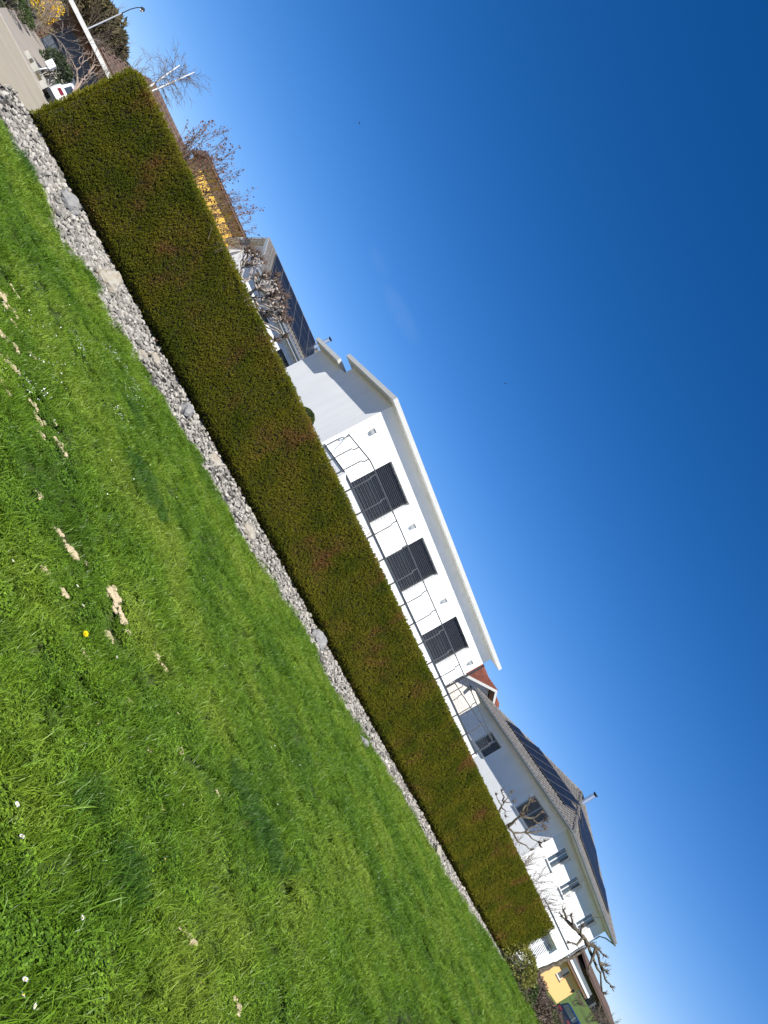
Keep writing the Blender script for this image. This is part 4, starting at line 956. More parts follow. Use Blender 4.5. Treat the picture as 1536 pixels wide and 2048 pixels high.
# ------------------------------------------------------------------ vegetation
MINR = [.003]
def grow(mb, r, p, d, L, rad, lev, nch, spread, up, wig, tips, sides=(7, 5, 4, 3, 3), decay=.66, thin=None, seg=4, start=.3):
    pts_ = [Vector(p)]; d = Vector(d).normalized(); rads = [rad]
    for i in range(seg):
        d = (d + Vector((r.gauss(0, wig), r.gauss(0, wig), r.gauss(0, wig) + up))).normalized(); pts_.append(pts_[-1] + d * L / seg); rads.append(rad * (1 - .62 * (i + 1) / seg))
    tgt = thin if (thin is not None and lev <= 1) else mb
    tgt.tube(pts_, rads, sides[min(len(sides) - 1, max(0, 4 - lev))], cap=False)
    if lev == 0: tips.append((pts_[-1], d)); return
    for i in range(nch):
        t = start + (1 - start) * (i + r.random()) / nch; k = min(seg - 1, int(t * seg)); q = pts_[k].lerp(pts_[k + 1], t * seg - k)
        ax = Vector((r.gauss(0, 1), r.gauss(0, 1), r.gauss(0, 1))); ax = (ax - d * ax.dot(d)).normalized()
        nd = (d + ax * spread * r.uniform(.6, 1.3)).normalized()
        grow(mb, r, q, nd, L * decay * r.uniform(.75, 1.2), max(rads[k] * .6, MINR[0]), lev - 1, nch, spread, up, wig, tips, sides, decay, thin, seg, start)
    tips.append((pts_[-1], d))
def leaves(mb, r, pts_, n, spread, size):
    for _ in range(n):
        c = Vector(r.choice(pts_)) + Vector((r.gauss(0, spread), r.gauss(0, spread), r.gauss(0, spread)))
        a = Vector((r.gauss(0, 1), r.gauss(0, 1), r.gauss(0, 1))).normalized(); b = a.cross(Vector((r.gauss(0, 1), r.gauss(0, 1), r.gauss(0, 1)))).normalized(); s_ = size * r.uniform(.6, 1.4)
        mb.add([c - a * s_, c + b * s_ * .5, c + a * s_, c - b * s_ * .5], [(0, 1, 2, 3)])
def bare_plant(name, label, cat, x, y, z, stems, L, rad, lev, nch, spread, up, wig, bark, twig, seed, fan=.5, leaf=None, group=None, decay=.66, base_r=.25, start=.3):
    r = random.Random(seed); t = thing(name, label, cat, (x, y, z), 0, group); a = MB(); b = MB(); tips = []
    for i in range(stems):
        an = 6.283 * i / stems + r.uniform(-.4, .4); f_ = fan * r.uniform(.4, 1.1) if stems > 1 else fan * .3
        grow(a, r, (base_r * math.cos(an) * r.random(), base_r * math.sin(an) * r.random(), 0), (math.cos(an) * f_, math.sin(an) * f_, 1), L * r.uniform(.8, 1.15), rad * r.uniform(.75, 1.1), lev, nch, spread, up, wig, tips, decay=decay, thin=b, start=start)
    a.build('trunk' if cat == 'tree' else 'stems', bark, t, smooth=True)
    if b.v: o = b.build('crown' if cat == 'tree' else 'twigs', twig, t, smooth=True); o['kind'] = 'stuff'
    if leaf:
        lm_, n_, sp, sz, nm = leaf; c = MB(); leaves(c, r, [q[0] for q in tips], n_, sp, sz); o = c.build(nm, lm_, t); o['kind'] = 'stuff'
    return t
def bush(name, label, x, y, z, rx, ry, rz, n, size, lm_, seed, group=None, cat='shrub', stemm=None, lump=.25, dense=.75):
    r = random.Random(seed); t = thing(name, label, cat, (x, y, z), 0, group); c = MB(); core_ = MB()
    for i in range(n):
        d = Vector((r.gauss(0, 1), r.gauss(0, 1), r.gauss(0, 1))).normalized()
        if d.z < -.35: d.z = -d.z
        k = (1 + lump * mnoise.noise(d * 2.2 + Vector((seed, 0, 0))) + .5 * lump * mnoise.noise(d * 5 + Vector((seed, 2, 0)))) * (dense + (1 - dense) * r.random() ** .6)
        p_ = Vector((d.x * rx * k, d.y * ry * k, rz * .75 + d.z * rz * k * .85)); dd = (d + Vector((r.gauss(0, .6), r.gauss(0, .6), r.gauss(0, .6)))).normalized(); w_ = dd.cross(Vector((r.gauss(0, 1), r.gauss(0, 1), r.gauss(0, 1)))).normalized(); s_ = size * r.uniform(.6, 1.4)
        c.add([p_ - dd * s_ * .6, p_ + w_ * s_ * .32, p_ + dd * s_, p_ - w_ * s_ * .32], [(0, 1, 2, 3)])
    o = c.build('foliage', lm_, t); o['kind'] = 'stuff'
    st = MB()
    for i in range(9):
        a = r.uniform(0, 6.28); st.tube([(0.1 * math.cos(a), .1 * math.sin(a), -.05), (rx * .35 * math.cos(a), ry * .35 * math.sin(a), rz * .6), (rx * .6 * math.cos(a), ry * .6 * math.sin(a), rz * 1.05)], [.03, .02, .008], 5)
    st.build('stems', stemm or M['bark'], t, smooth=True)
    return t
def pollard(name, label, paths, tr, Y, bark, twig, seed, rad0, kn=.09, tw=7, twl=.28, group=None, trunk=True, jit=.35, stub=True, knuckle=True, dx=0.0, dup=0):
    """paths: limb polylines; each limb gets its own depth so the crown is round"""
    r = random.Random(seed); P0 = at(*tr(*paths[0][0]), Y); zg = terr(P0.x, Y)
    for _ in range(dup):
        paths = paths + [[p_[0]] + [(q[0] + r.gauss(0, 32) + 8, q[1] + r.gauss(0, 32)) for q in p_[1:]] for p_ in paths[1:] if p_ in paths]
    t = thing(name, label, 'tree', (P0.x + dx, P0.y, zg), 0, group); off = Vector((P0.x + dx, P0.y, zg)); b = MB(); c = MB()
    if trunk: b.tube([Vector((0.03, 0.02, -.05)), Vector((-dx * .35, 0, (P0.z - zg) * .5)), P0 - off], [rad0 * 1.35, rad0 * 1.15, rad0], 9)
    depth = {}
    for i, pl in enumerate(paths):
        g_ = r.uniform(-jit, jit); y0 = depth.get(pl[0], Y); pts_ = []; n_ = len(pl)
        rb = rad0 * (0.85 if i < 2 else .55)
        if i == 0: rb = rad0
        for j, q in enumerate(pl):
            yy = y0 + g_ * j + r.uniform(-.08, .08) * (j > 0); pts_.append(at(*tr(*q), yy) - off); depth[q] = yy
        fine = []
        for j in range(n_ - 1):
            for k_ in range(3): fine.append(pts_[j].lerp(pts_[j + 1], k_ / 3) + Vector((r.gauss(0, .018), r.gauss(0, .018), r.gauss(0, .018))) * (1 if (j or k_) else 0))
        fine.append(pts_[-1]); m_ = len(fine)
        b.tube(fine, [rb * (1 - .62 * j / (m_ - 1)) * r.uniform(.85, 1.2) for j in range(m_)], 7)
        if knuckle:
            e_ = fine[-1]; dr_ = (fine[-1] - fine[-2]).normalized()
            b.tube([e_ - dr_ * kn * .8, e_ - dr_ * kn * .3, e_ + dr_ * kn * .3, e_ + dr_ * kn * .8], [kn * .5, kn * .95, kn * .8, kn * .3], 7)
            for _ in range(tw):
                d2 = (dr_ + Vector((r.gauss(0, .7), r.gauss(0, .7), r.gauss(0, .7) + .2))).normalized(); l_ = twl * r.uniform(.5, 1.3)
                c.tube([e_, e_ + d2 * l_ * .5, e_ + d2 * l_ + Vector((0, 0, .03))], [kn * .32, kn * .22, kn * .08], 4)
        if stub:
            for _ in range(3):
                k_ = r.randrange(2, m_); d2 = Vector((r.gauss(0, 1), r.gauss(0, 1), r.gauss(0, 1) + .4)).normalized(); l_ = r.uniform(.08, .3)
                c.tube([fine[k_], fine[k_] + d2 * l_], [rb * .3, rb * .12], 4)
    b.build('trunk', bark, t, smooth=True); o = c.build('crown', twig, t, smooth=True); o['kind'] = 'stuff'
    return t
c8 = lambda x, y: (960 + x / 4.8, 1540 + y / 4.8)
c9 = lambda x, y: (960 + x / 4.8, 1800 + y / 4.8)
z4 = lambda x, y: (480 + x / 7.88, 480 + y / 7.88)
pollard('pollard_tree', 'knobbly pollarded tree in front of the pyramid roof house windows', [[(265, 540), (330, 490), (390, 440)], [(390, 440), (420, 370), (455, 320), (480, 285)], [(390, 440), (500, 470), (560, 430), (590, 405)], [(500, 470), (560, 525), (610, 500), (632, 478)], [(265, 540), (320, 600), (430, 600), (490, 650), (560, 690), (622, 680)], [(430, 600), (520, 600), (600, 580), (628, 568)], [(320, 600), (360, 680), (430, 720), (492, 765)], [(390, 440), (440, 400), (450, 340), (500, 300)], [(430, 600), (470, 560), (540, 540), (610, 540)], [(560, 690), (590, 700), (575, 720)]], c8, 33, M['barkdark'], M['twigdark'], 3, .085, kn=.07, tw=8, twl=.2)
pollard('pollard_tree', 'small bare pollard just left of the larger one, above the hedge', [[(185, 400), (205, 350), (228, 310)], [(228, 310), (222, 260), (208, 195)], [(228, 310), (270, 255), (302, 212)], [(228, 310), (280, 310), (325, 298)], [(205, 350), (175, 290), (155, 232)], [(205, 350), (240, 400), (245, 440)]], c8, 31, M['barkdark'], M['twigdark'], 5, .05, kn=.055, tw=6, twl=.14)
pollard('pollard_tree', 'dark leaning pollarded tree at the right end beyond the hedge', [[(560, 690), (650, 650), (740, 610), (830, 570), (900, 540), (1040, 440)], [(1040, 440), (990, 360), (900, 270), (830, 190), (800, 95)], [(900, 270), (840, 220), (785, 155)], [(990, 360), (930, 430), (850, 405)], [(1040, 440), (1110, 450), (1190, 530)], [(1040, 440), (1100, 600), (1150, 700), (1170, 870), (1195, 895)], [(1110, 450), (1150, 600), (1200, 760), (1260, 830)], [(1110, 450), (1060, 620), (1040, 685)], [(1150, 600), (1190, 620), (1215, 625)], [(1150, 600), (1180, 660), (1215, 690)], [(900, 270), (880, 200), (875, 150)], [(990, 360), (960, 300), (980, 250)], [(1040, 440), (1090, 420), (1130, 470)]], c9, 34, M['barkdark'], M['twigdark'], 6, .13, kn=.07, tw=8, twl=.22, jit=.3)
pollard('knobbly_tree', 'pale knobbly pruned tree against the gabled house roof', [[(140, 880), (200, 800), (280, 770)], [(280, 770), (330, 620), (350, 580)], [(280, 770), (370, 720), (450, 660), (560, 610)], [(280, 770), (370, 770), (580, 770)], [(140, 880), (220, 910), (420, 910)], [(420, 910), (600, 900), (690, 900)], [(420, 910), (480, 945), (600, 945)], [(220, 910), (330, 1000), (500, 1060), (680, 1060)], [(220, 910), (250, 1100), (370, 1140)], [(370, 1140), (480, 1080), (625, 1060)], [(370, 1140), (500, 1190), (650, 1270)], [(370, 1140), (540, 1230), (700, 1250)], [(250, 1100), (340, 1290), (430, 1380), (620, 1480), (690, 1490)], [(340, 1290), (470, 1530), (520, 1570), (590, 1580)], [(280, 770), (300, 660), (380, 560)], [(420, 910), (470, 850), (520, 840)], [(280, 770), (400, 800), (520, 820)], [(330, 1000), (420, 960), (520, 1000)], [(370, 1140), (450, 1130), (600, 1180)], [(280, 770), (220, 680), (240, 600)], [(420, 910), (460, 780), (560, 700)]], z4, 22, M['barkpale'], M['twigdark'], 8, .06, kn=.06, tw=14, twl=.2, jit=.22, dup=1)
pollard('knobbly_tree', 'smaller pruned tree with upright branches beside the satellite dish', [[(0, 560), (30, 460), (90, 410)], [(90, 410), (200, 390), (300, 310)], [(90, 410), (180, 300), (240, 225)], [(30, 460), (50, 300), (85, 195)], [(30, 460), (110, 290), (140, 190)], [(90, 410), (210, 340), (200, 240)], [(200, 390), (260, 300), (250, 250)], [(0, 560), (60, 640), (150, 640), (210, 400)]], z4, 21, M['barkpale'], M['twigdark'], 9, .05, kn=.05, tw=12, twl=.2, jit=.2, dup=1)
def gpos(px, py, Y): p_ = at(px, py, Y); return p_.x, p_.y, terr(p_.x, p_.y)
x, y, z = gpos(425, 360, 20.5); MINR[0] = .005; bare_plant('bare_shrub', 'large rounded bare shrub with dried flower heads behind the hedge', 'shrub', x, y, z, 40, 3.0, .016, 2, 7, .40, .04, .06, M['twig'], M['twig'], 21, fan=.36, leaf=(M['dryleaf'], 3600, .03, .034, 'dried_heads'), decay=.30, base_r=.7, start=.5)
x, y, z = gpos(452, 470, 17.5); bare_plant('bare_shrub', 'low twiggy shrub with brown leaves at the corner of the yellow house', 'shrub', x, y, z, 10, 2.0, .014, 2, 4, .5, .03, .12, M['twig'], M['twig'], 23, fan=.35, leaf=(M['dryleaf'], 450, .03, .035, 'dried_leaves'), decay=.4)
x, y, z = gpos(1085, 1740, 25.5); bare_plant('bare_shrub', 'fine twiggy bare shrub in front of the pyramid roof house', 'shrub', x, y, z, 20, 2.0, .018, 3, 4, .45, .03, .12, M['twig'], M['twig'], 25, fan=.6, decay=.5)
x, y, z = gpos(1105, 1800, 25.5); bare_plant('bare_shrub', 'low spreading bare shrub behind the far end of the hedge', 'shrub', x, y, z, 12, 1.7, .014, 2, 5, .5, .02, .12, M['twig'], M['twig'], 26, fan=.6, decay=.5)
MINR[0] = .007; x, y = -23.5, 34.0; z = terr(x, y); bare_plant('bare_tree', 'thin grey bare tree just left of the birch', 'tree', x, y, z, 10, 3.5, .04, 3, 4, .4, .06, .09, M['bark'], M['bark'], 31, fan=.3, decay=.45)
bt = [at(130 + a / 5.297, b_ / 5.297, 33) for a, b_ in ((890, 925), (1215, 690), (915, 970), (1370, 765))]
bx_, by_ = (bt[0].x + bt[2].x) / 2, 33; bz = terr(bx_, by_)
t = thing('birch_tree', 'white stemmed birch with two trunks and hair thin twigs', 'tree', (bx_, by_, bz)); off = Vector((bx_, by_, bz)); r_ = random.Random(4); a = MB(); b = MB(); tips = []
for i, (p0, p1) in enumerate(((bt[0], bt[1]), (bt[2], bt[3]))):
    p0 = p0 - off; p1 = p1 - off; g0 = Vector((p0.x * .6, .1 * i, -.05)); pts_ = [g0, p0, p0.lerp(p1, .35), p0.lerp(p1, .7), p1]; a.tube(pts_, [.06, .042, .035, .026, .012], 8)
    for k_ in range(26):
        t_ = r_.uniform(.05, 1); q = p0.lerp(p1, t_); grow(b, r_, q, (r_.gauss(0, 1), r_.gauss(0, 1), r_.uniform(.0, .9)), r_.uniform(.6, 1.1), .012, 2, 3, .5, -.05, .14, tips, decay=.6, sides=(3, 3, 3, 3, 3))
a.build('trunk', M['birch'], t, smooth=True); o = b.build('crown', M['twig'], t, smooth=True); o['kind'] = 'stuff'
x, y, z = gpos(200, 60, 62); bt_ = bush('conifer', 'large brownish green conifer behind the garage', x, y, z, 4.4, 4.0, 3.9, 15000, .24, M['conifer'], 41, cat='tree', lump=.3, dense=.55)
x, y, z = gpos(238, 62, 58); bare_plant('bare_tree', 'dark bare tree beside the conifer, behind the street lamp', 'tree', x, y, z, 6, 3.6, .10, 3, 5, .5, .03, .12, M['barkdark'], M['twig'], 43, fan=.4, decay=.55)
x, y, z = gpos(120, 20, 66); bush('conifer', 'dark green brown conifer at the top left behind the garage', x, y, z, 4.2, 4, 4.2, 9000, .25, M['conifer'], 44, cat='tree', lump=.35, dense=.55)
x, y, z = gpos(66, 24, 46); z = 1.5
bush('forsythia', 'forsythia bush in bright yellow bloom beside the driveway', x, y, z, 1.35, 1.35, 1.4, 4200, .11, M['forsythia'], 45, lump=.5, dense=.45)
MINR[0] = .010; x, y, z = gpos(90, 50, 44); bare_plant('bare_shrub', 'arching grey shrub at the left corner of the garage', 'shrub', x, y, 1.5, 11, 1.9, .03, 3, 4, .5, .02, .14, M['barkpale'], M['barkpale'], 46, fan=.6, decay=.6)
x, y, z = gpos(104, 52, 43.6); bare_plant('bare_shrub', 'brown twiggy shrub hanging over the garage door', 'shrub', x, y, 1.5, 5, 2.0, .022, 2, 4, .5, .0, .15, M['twig'], M['twig'], 47, fan=.5, decay=.6)
x, y, z = gpos(60, 48, 41.5); bare_plant('rose_bush', 'low pinkish rose bush at the driveway edge', 'shrub', x, y, 1.3, 10, .8, .018, 2, 4, .5, .02, .15, M['pinktwig'], M['pinktwig'], 48, fan=.7, decay=.6, leaf=(M['laurel'], 200, .05, .04, 'leaves'))
x, y, z = gpos(40, 30, 40); bush('edging_plant', 'dark green edging plants along the driveway kerb', x, y, 1.1, .9, .7, .45, 900, .08, M['darkleaf'], 49)
x, y, z = gpos(20, 8, 38); bush('edging_plant', 'dark low shrub at the far top left by the road', x, y, .9, 1.2, .9, .6, 900, .09, M['darkleaf'], 50)
gwl = thing('garden_wall', 'low grey stone wall along the far side of the driveway', 'wall', (-34.9, 40.4, terr(-34, 40.4)), R(117))
for i in range(11): MB().box(-3.6 + i * .66, -3.0 + i * .66, -.2, .2, -.5, .22 + .07 * (i % 2) - (i - 5) * -.06).build('block', M['concrete'], gwl)
c10 = lambda x, y: (x / 6.4, y / 6.4)
pollard('bare_tree', 'small pinkish bare tree with open branches in front of the garage', [[(992, 1060), (988, 980), (985, 900)], [(985, 900), (960, 850), (890, 790)], [(985, 900), (1040, 830), (1080, 700)], [(960, 850), (930, 780), (885, 735)], [(890, 790), (850, 800), (900, 760), (930, 735)], [(1040, 830), (1110, 770), (1180, 700)], [(985, 900), (900, 850), (950, 950)], [(1040, 830), (1010, 780), (1060, 690)]], c10, 27, M['pinktwig'], M['pinktwig'], 52, .04, kn=.03, tw=4, twl=.18, jit=.15, knuckle=True, dx=.95)
pollard('bare_tree', 'slanting pale bare sapling beside the pinkish tree', [[(1045, 1040), (1090, 980), (1130, 950)], [(1130, 950), (1170, 870), (1210, 835), (1290, 830)], [(1130, 950), (1150, 900), (1200, 800)], [(1130, 950), (1180, 940), (1250, 945)]], c10, 27.3, M['pinktwig'], M['pinktwig'], 53, .04, kn=.02, tw=3, twl=.14, jit=.15, dx=.8)
x, y, z = gpos(118, 134, 38); bush('juniper', 'grey green juniper behind the white mailbox', x, y, z, .9, .8, .9, 1500, .12, M['juniper'], 54, lump=.4)
x, y, z = at(621, 829, 19).x, 19, 0; zz = at(621, 829, 19).z
tp = bush('ball_topiary', 'small round clipped bush peeping over the hedge by the white wall', x, 19, zz - .36, .26, .26, .27, 3500, .03, M['topiary'], 55, lump=.04, dense=.9)
MB().tube([(0, 0, terr(x, 19) - zz + .36), (0, 0, .1)], .03, 8).build('trunk', M['bark'], tp)
MINR[0] = .003
# twigs poking out of the hedge top
for i, (px_, py_) in enumerate(((722, 1040), (738, 1062), (436, 486), (505, 602))):
    p_ = at(px_ - 8, py_ + 4, ray(px_, py_).y * (12.9 if i > 1 else 16.2)); bare_plant('sapling', ['thin twig sprouting from the hedge below the first blind', 'thin twig sprouting from the hedge below the second lamp', 'brown sprig on the hedge top below the yellow wall', 'brown sprig on the hedge top beside the knobbly tree'][i], 'twig', p_.x, p_.y, p_.z - .05, 5, .22, .006, 1, 3, .6, .02, .15, M['twig'], M['twig'], 80 + i, fan=.6, group='twigs sprouting from the hedge top')
# shrubs beyond the hedge end
def bedpos(px, py): 
    r = ray(px, py); Y = 26.0
    s = 0
    for i in range(40):
        s, q = sq(r.x * Y, Y); Y += (q - 0.1) * .8 / 1.0 if False else 0
    return r
def on_line(px, py, q0):
    r = ray(px, py); k = (HA + HN * q0); den = HD.y * r.x - HD.x
    t_ = (k.x - r.x * k.y) / den; return k + HD * t_
for (px_, py_, q0, nm, lab, rx, ry, rz, n_, sz, mt, sd_) in [
    (1040, 1925, .3, 'laurel_bush', 'yellow green variegated shrub at the end of the hedge', .75, .7, .72, 2600, .055, 'laurel', 61),
    (1028, 1955, .6, 'ground_cover', 'low grey green plants between lawn and yellow shrub', .9, .5, .28, 1800, .05, 'cover', 62),
    (1058, 1965, .2, 'evergreen_shrub', 'dark green low shrub next to the yellow shrub', .6, .6, .5, 1600, .05, 'darkleaf', 63),
    (1086, 1955, -1.2, 'heather_mound', 'brown rounded heather nearest the pollard trunk', .75, .7, .62, 2600, .05, 'heather', 64),
    (1066, 1990, -.3, 'heather_mound', 'brown heather mound in the middle of the shrub bed', .8, .7, .55, 2600, .05, 'heather', 65),
    (1070, 2020, .5, 'heather_mound', 'brown heather mound at the lawn edge, front of the shrub bed', .8, .7, .5, 2400, .05, 'heather', 66),
    (1108, 2025, -1.0, 'heather_mound', 'dark brown heather mound in front of the blue car', .9, .8, .62, 2800, .05, 'heather', 67),
    (1090, 2000, -.6, 'ground_cover', 'green low plants between the brown heathers', .8, .7, .42, 1600, .055, 'cover', 68),
    (1100, 2050, 0, 'ground_cover', 'mixed green low plants at the bottom right of the bed', 1.2, .9, .5, 2200, .055, 'cover', 69)]:
    p_ = on_line(px_, py_, q0); bush(nm, lab, p_.x, p_.y, base(28) - .12 - .1 * max(q0, 0), rx, ry, rz, n_, sz, M[mt], sd_, cat='shrub' if nm != 'ground_cover' else 'plant')
MINR[0] = .015
for i, (px_, py_, Y) in enumerate(((1228, 2040, 88), (1190, 2032, 86), (1160, 2000, 80))):
    p_ = at(px_, py_, Y); bare_plant('bare_shrub', ['twiggy bare bush beside the chalet roof corner', 'small bare bush below the chalet window', 'bare sapling on the green slope'][i], 'shrub', p_.x, p_.y, terr(p_.x, p_.y), 7, [2.0, 1.3, .9][i], .03, 3, 4, .5, .03, .12, M['twig'], M['twig'], 90 + i, fan=.5, decay=.58)

# ------------------------------------------------------------------ small things in the lawn
def clod(p_, sz, label, seed, flat=.35, elong=1.0, rz=0.0):
    r = random.Random(seed); mb = MB(); bv, bf = ico(1)
    for i in range(15):
        c = Vector((r.gauss(0, .5) * elong, r.gauss(0, .33), 0)) * sz; s_ = sz * r.uniform(.14, .34); q = Vector((r.uniform(0, 9), r.uniform(0, 9), 0))
        mb.add([(c.x + v[0] * s_ * (1 + .35 * mnoise.noise(Vector(v) * 2 + q)), c.y + v[1] * s_ * (1 + .35 * mnoise.noise(Vector(v) * 2 + q + Vector((3, 0, 0)))), c.z + v[2] * s_ * flat * 1.6 * (1 + .4 * mnoise.noise(Vector(v) * 2.5 + q)) + sz * .02) for v in bv], bf.tolist())
    o = mb.build('soil_clod', M['clod'], label=label, cat='soil clod', group='dry soil clods on the lawn')
    o.location = p_; o.rotation_euler = (0, 0, rz); return o
CL = [(130, 1096, .10, 1.2, .5, 'broad crumbly patch of dry soil in the lawn above the long soil streak'), (218, 1195, .10, 1.6, -.9, 'upper half of the long dry soil streak in the lawn'), (236, 1228, .085, 1.8, -.9, 'lower half of the long dry soil streak in the lawn'),
      (84, 1147, .045, 1, 0, 'small dry clod below the broad soil patch'), (120, 1191, .05, 1, .4, 'dry clod beside two white daisies left of the soil streak'), (210, 1276, .055, 1, .2, 'dry clod just right of the dandelion'), (307, 1318, .06, 1, .3, 'dry clod right of the lone daisy'), (323, 1340, .04, 1, 0, 'flat dry clod below another right of the lone daisy'),
      (161, 1312, .03, 1, 0, 'tiny dry clod under the dandelion'), (290, 1502, .045, 1, 0, 'heart shaped dry clod, left one of a pair'), (352, 1505, .045, 1.4, 1.2, 'stretched dry clod, right one of a pair'), (189, 1449, .035, 1, .5, 'small pale clod in the bright grass'), (317, 1622, .03, 1, 0, 'small dark clod near the pale leaf'),
      (368, 1878, .05, 1.3, .4, 'knobbly pale clod low in the lawn'), (465, 2015, .06, 1.3, -.8, 'dry clod at the bottom edge of the view'), (430, 1592, .035, 1, 0, 'faint clod at the edge of the dark grass'), (250, 1405, .03, 1.6, 1.5, 'narrow clod in line above the clod pair'),
      (4, 600, .09, 1.4, -.9, 'dry soil streak at the left border of the view'), (24, 586, .05, 1, 0, 'small clod just right of the left border streak'), (25, 631, .05, 1, 0, 'second small clod down the left border row'), (25, 655, .055, 1, 0, 'third small clod down the left border row'), (3, 678, .08, 1.8, 1.5, 'dark and pale soil lump on the left border'),
      (14, 732, .07, 1.8, 1.4, 'thin upright soil streak near the left border'), (59, 717, .06, 1, .4, 'lone rounded clod high in the left lawn'), (5, 779, .06, 1, 0, 'clod low on the left border'), (62, 816, .05, 1.2, .6, 'top clod of the row of three'), (71, 844, .055, 1.3, .9, 'middle clod of the row of three'), (74, 870, .055, 1.2, .7, 'bottom clod of the row of three'), (113, 892, .07, 1, .2, 'pale clod right of the row of three'), (64, 985, .055, 1.2, .5, 'clod between the row of three and the broad soil patch'), (103, 848, .03, 1, 0, 'tiny brown clod right of the row of three')]
for i, (px_, py_, sz, el, rz_, lab) in enumerate(CL): clod(front_at(px_, py_) + Vector((0, 0, .026)), sz * 1.12, lab, 300 + i, elong=el, rz=rz_)
def daisy_mesh(t, r, n=14, R0=.004, R1=.0125, h=.055):
    st = MB().tube([(0, 0, -.01), (.004, 0, h * .5), (0, 0, h)], .0012, 4).build('stem', M['stem'], t)
    pm = MB()
    for i in range(n):
        a = 6.283 * i / n; c, s_ = math.cos(a), math.sin(a); w_ = .0022; u = h + r.uniform(.000, .003)
        pm.add([(c * R0 * .6, s_ * R0 * .6, h), (c * R1 * .6 - s_ * w_, s_ * R1 * .6 + c * w_, u), (c * R1, s_ * R1, u), (c * R1 * .6 + s_ * w_, s_ * R1 * .6 - c * w_, u)], [(0, 1, 2, 3)])
    return pm
DAI = [(157, 1157, 'white daisy upper left of the long soil streak'), (138, 1184, 'white daisy beside the dry clod left of the soil streak'), (148, 1223, 'white daisy midway above the dandelion'), (217, 1325, 'lone white daisy below the dry clod'), (4, 1133, 'white daisy on the left border'), (3, 1625, 'white daisy on the lower left border'), (20, 1701, 'white daisy in clover near the left border'), (33, 2015, 'large white daisy in the bottom left corner'), (2, 2020, 'white daisy touching the bottom left border'), (25, 1988, 'small daisy above the bottom left corner'), (379, 1984, 'lone white daisy low in the right lawn'), (272, 1615, 'white daisy near the pale leaf'), (348, 1618, 'white daisy right of the pale leaf'), (336, 1438, 'white daisy below the clod pair row'), (303, 1736, 'white daisy in the darker lower grass'), (132, 1846, 'bluish white daisy in the lower left clover')]
d0 = None; r_ = random.Random(2)
for i, (px_, py_, lab) in enumerate(DAI):
    p_ = front_at(px_, py_)
    if d0 is None:
        d0 = thing('daisy', lab, 'daisy', p_, 0, 'white daisies in the lawn'); daisy_mesh(d0, r_).build('petals', M['petal'], d0); MB().tube([(0, 0, .0555), (0, 0, .060)], [.0026, .0018], 8).build('flower_centre', M['yolk'], d0); c = d0
    else: c = copy_tree(d0); c['label'] = lab
    c.location = (p_.x, p_.y, p_.z + .012); k_ = r_.uniform(.75, 1.15); c.scale = (k_,) * 3; c.rotation_euler = (r_.uniform(-.1, .5), r_.uniform(-.2, .2), r_.uniform(0, 6))
for px_, py_, lab in ((154, 1275, 'bright yellow dandelion flower in the near lawn'), (851, 1697, 'tiny yellow dandelion far along the lawn near the gravel')):
    p_ = front_at(px_, py_); t = thing('dandelion', lab, 'dandelion', p_, 0, 'dandelions in the lawn'); MB().tube([(0, 0, -.01), (.003, .002, .04), (0, 0, .07)], .002, 5).build('stem', M['stem'], t)
    pm = MB(); r2 = random.Random(9)
    for ring, (n_, R1, dz) in enumerate(((20, .021, 0), (16, .016, .004), (10, .010, .007))):
        for i in range(n_):
            a = 6.283 * i / n_ + r2.uniform(-.1, .1); c_, s_ = math.cos(a), math.sin(a); w_ = .0026; u = .072 + dz + r2.uniform(0, .003)
            pm.add([(0, 0, .07), (c_ * R1 * .6 - s_ * w_, s_ * R1 * .6 + c_ * w_, u), (c_ * R1, s_ * R1, u + .001), (c_ * R1 * .6 + s_ * w_, s_ * R1 * .6 - c_ * w_, u)], [(0, 1, 2, 3)])
    pm.build('petals', M['dandelion'], t); t.rotation_euler = (.5, .1, 0)
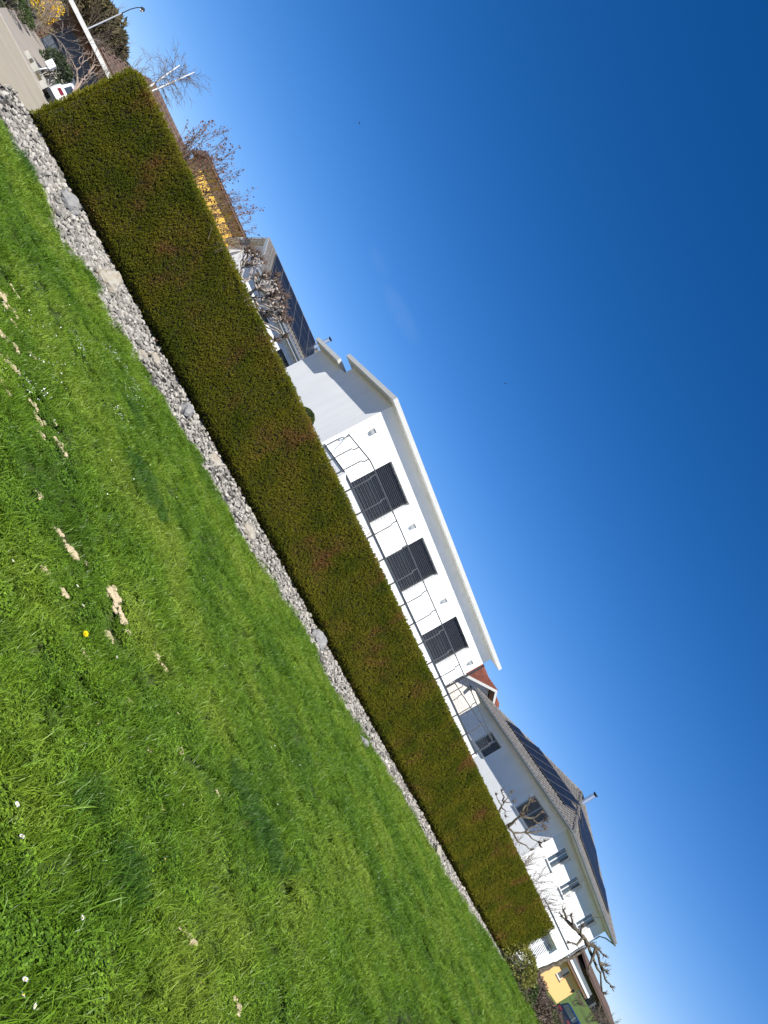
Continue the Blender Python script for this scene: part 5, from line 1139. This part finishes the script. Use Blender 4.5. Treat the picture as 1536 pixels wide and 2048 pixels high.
# small pale flecks laid over the grass in streaks
pt = MB(); r_ = random.Random(77)
def streak(a, b, n, sp):
    for i in range(n):
        t_ = r_.random(); p_ = front_at(a[0] + (b[0] - a[0]) * t_ + r_.gauss(0, sp), a[1] + (b[1] - a[1]) * t_ + r_.gauss(0, sp)); c = p_ + Vector((0, 0, r_.uniform(.035, .075))); s_ = r_.uniform(.004, .010)
        u = Vector((r_.gauss(0, 1), r_.gauss(0, 1), r_.gauss(0, .5))).normalized(); v_ = u.cross(Vector((r_.gauss(0, 1), r_.gauss(0, 1), r_.gauss(0, 1)))).normalized()
        pt.add([c - u * s_, c + v_ * s_ * .6, c + u * s_, c - v_ * s_ * .6], [(0, 1, 2, 3)])
streak((208, 695), (275, 785), 140, 3); streak((137, 660), (162, 715), 70, 4); streak((245, 775), (290, 820), 60, 6); streak((215, 810), (245, 860), 45, 4); streak((25, 755), (80, 800), 55, 8); streak((60, 620), (100, 760), 60, 18); streak((0, 580), (300, 1000), 80, 60); streak((300, 900), (700, 1700), 90, 70)
lt = MB()
for i in range(900):
    s_0 = r_.uniform(-.3, 27.5); q_0 = r_.uniform(-.25, min(qe(s_0), 2.2)) if r_.random() < .45 else r_.gauss(-.02, .14); p2 = xy(s_0, q_0); c = Vector((p2.x, p2.y, gravz(s_0, max(q_0, 0)) + r_.uniform(.03, .07))); sz_ = r_.uniform(.008, .022)
    u = Vector((r_.gauss(0, 1), r_.gauss(0, 1), r_.gauss(0, .4))).normalized(); v_ = u.cross(Vector((r_.gauss(0, .5), r_.gauss(0, .5), 1))).normalized()
    lt.add([c - u * sz_, c + v_ * sz_ * .5, c + u * sz_, c - v_ * sz_ * .5], [(0, 1, 2, 3)])
lt.build('leaf_litter', M['dryleaf'], label='small brown dead leaves lying in the gravel at the hedge foot', cat='litter', kind='stuff')
pt.build('pale_flecks', M['petal'], label='tiny pale flecks strewn in streaks on the lawn', cat='litter', kind='stuff')
# two birds high in the sky
for px_, py_, Y, lab in ((718, 246, 70, 'small dark bird high above the gabled house'), (1010, 767, 75, 'tiny dark bird high above the flat roofed house')):
    p_ = at(px_, py_, Y); t = thing('bird', lab, 'bird', p_, R(40), 'birds in the sky')
    MB().tube([(-.12, 0, 0), (-.05, 0, .01), (.06, 0, .01), (.13, 0, 0)], [.008, .03, .028, .006], 7).build('body', M['lampdark'], t, smooth=True)
    for s_ in (-1, 1): MB().prism([(-.04, s_ * .02, .01), (.05, s_ * .02, .01), (.02, s_ * .16, .06), (-.08, s_ * .28, .04), (-.05, s_ * .14, .05)], (0, 0, .006)).build('wing', M['lampdark'], t)
for o in bpy.data.objects:
    if '_z0' in o: del o['_z0']
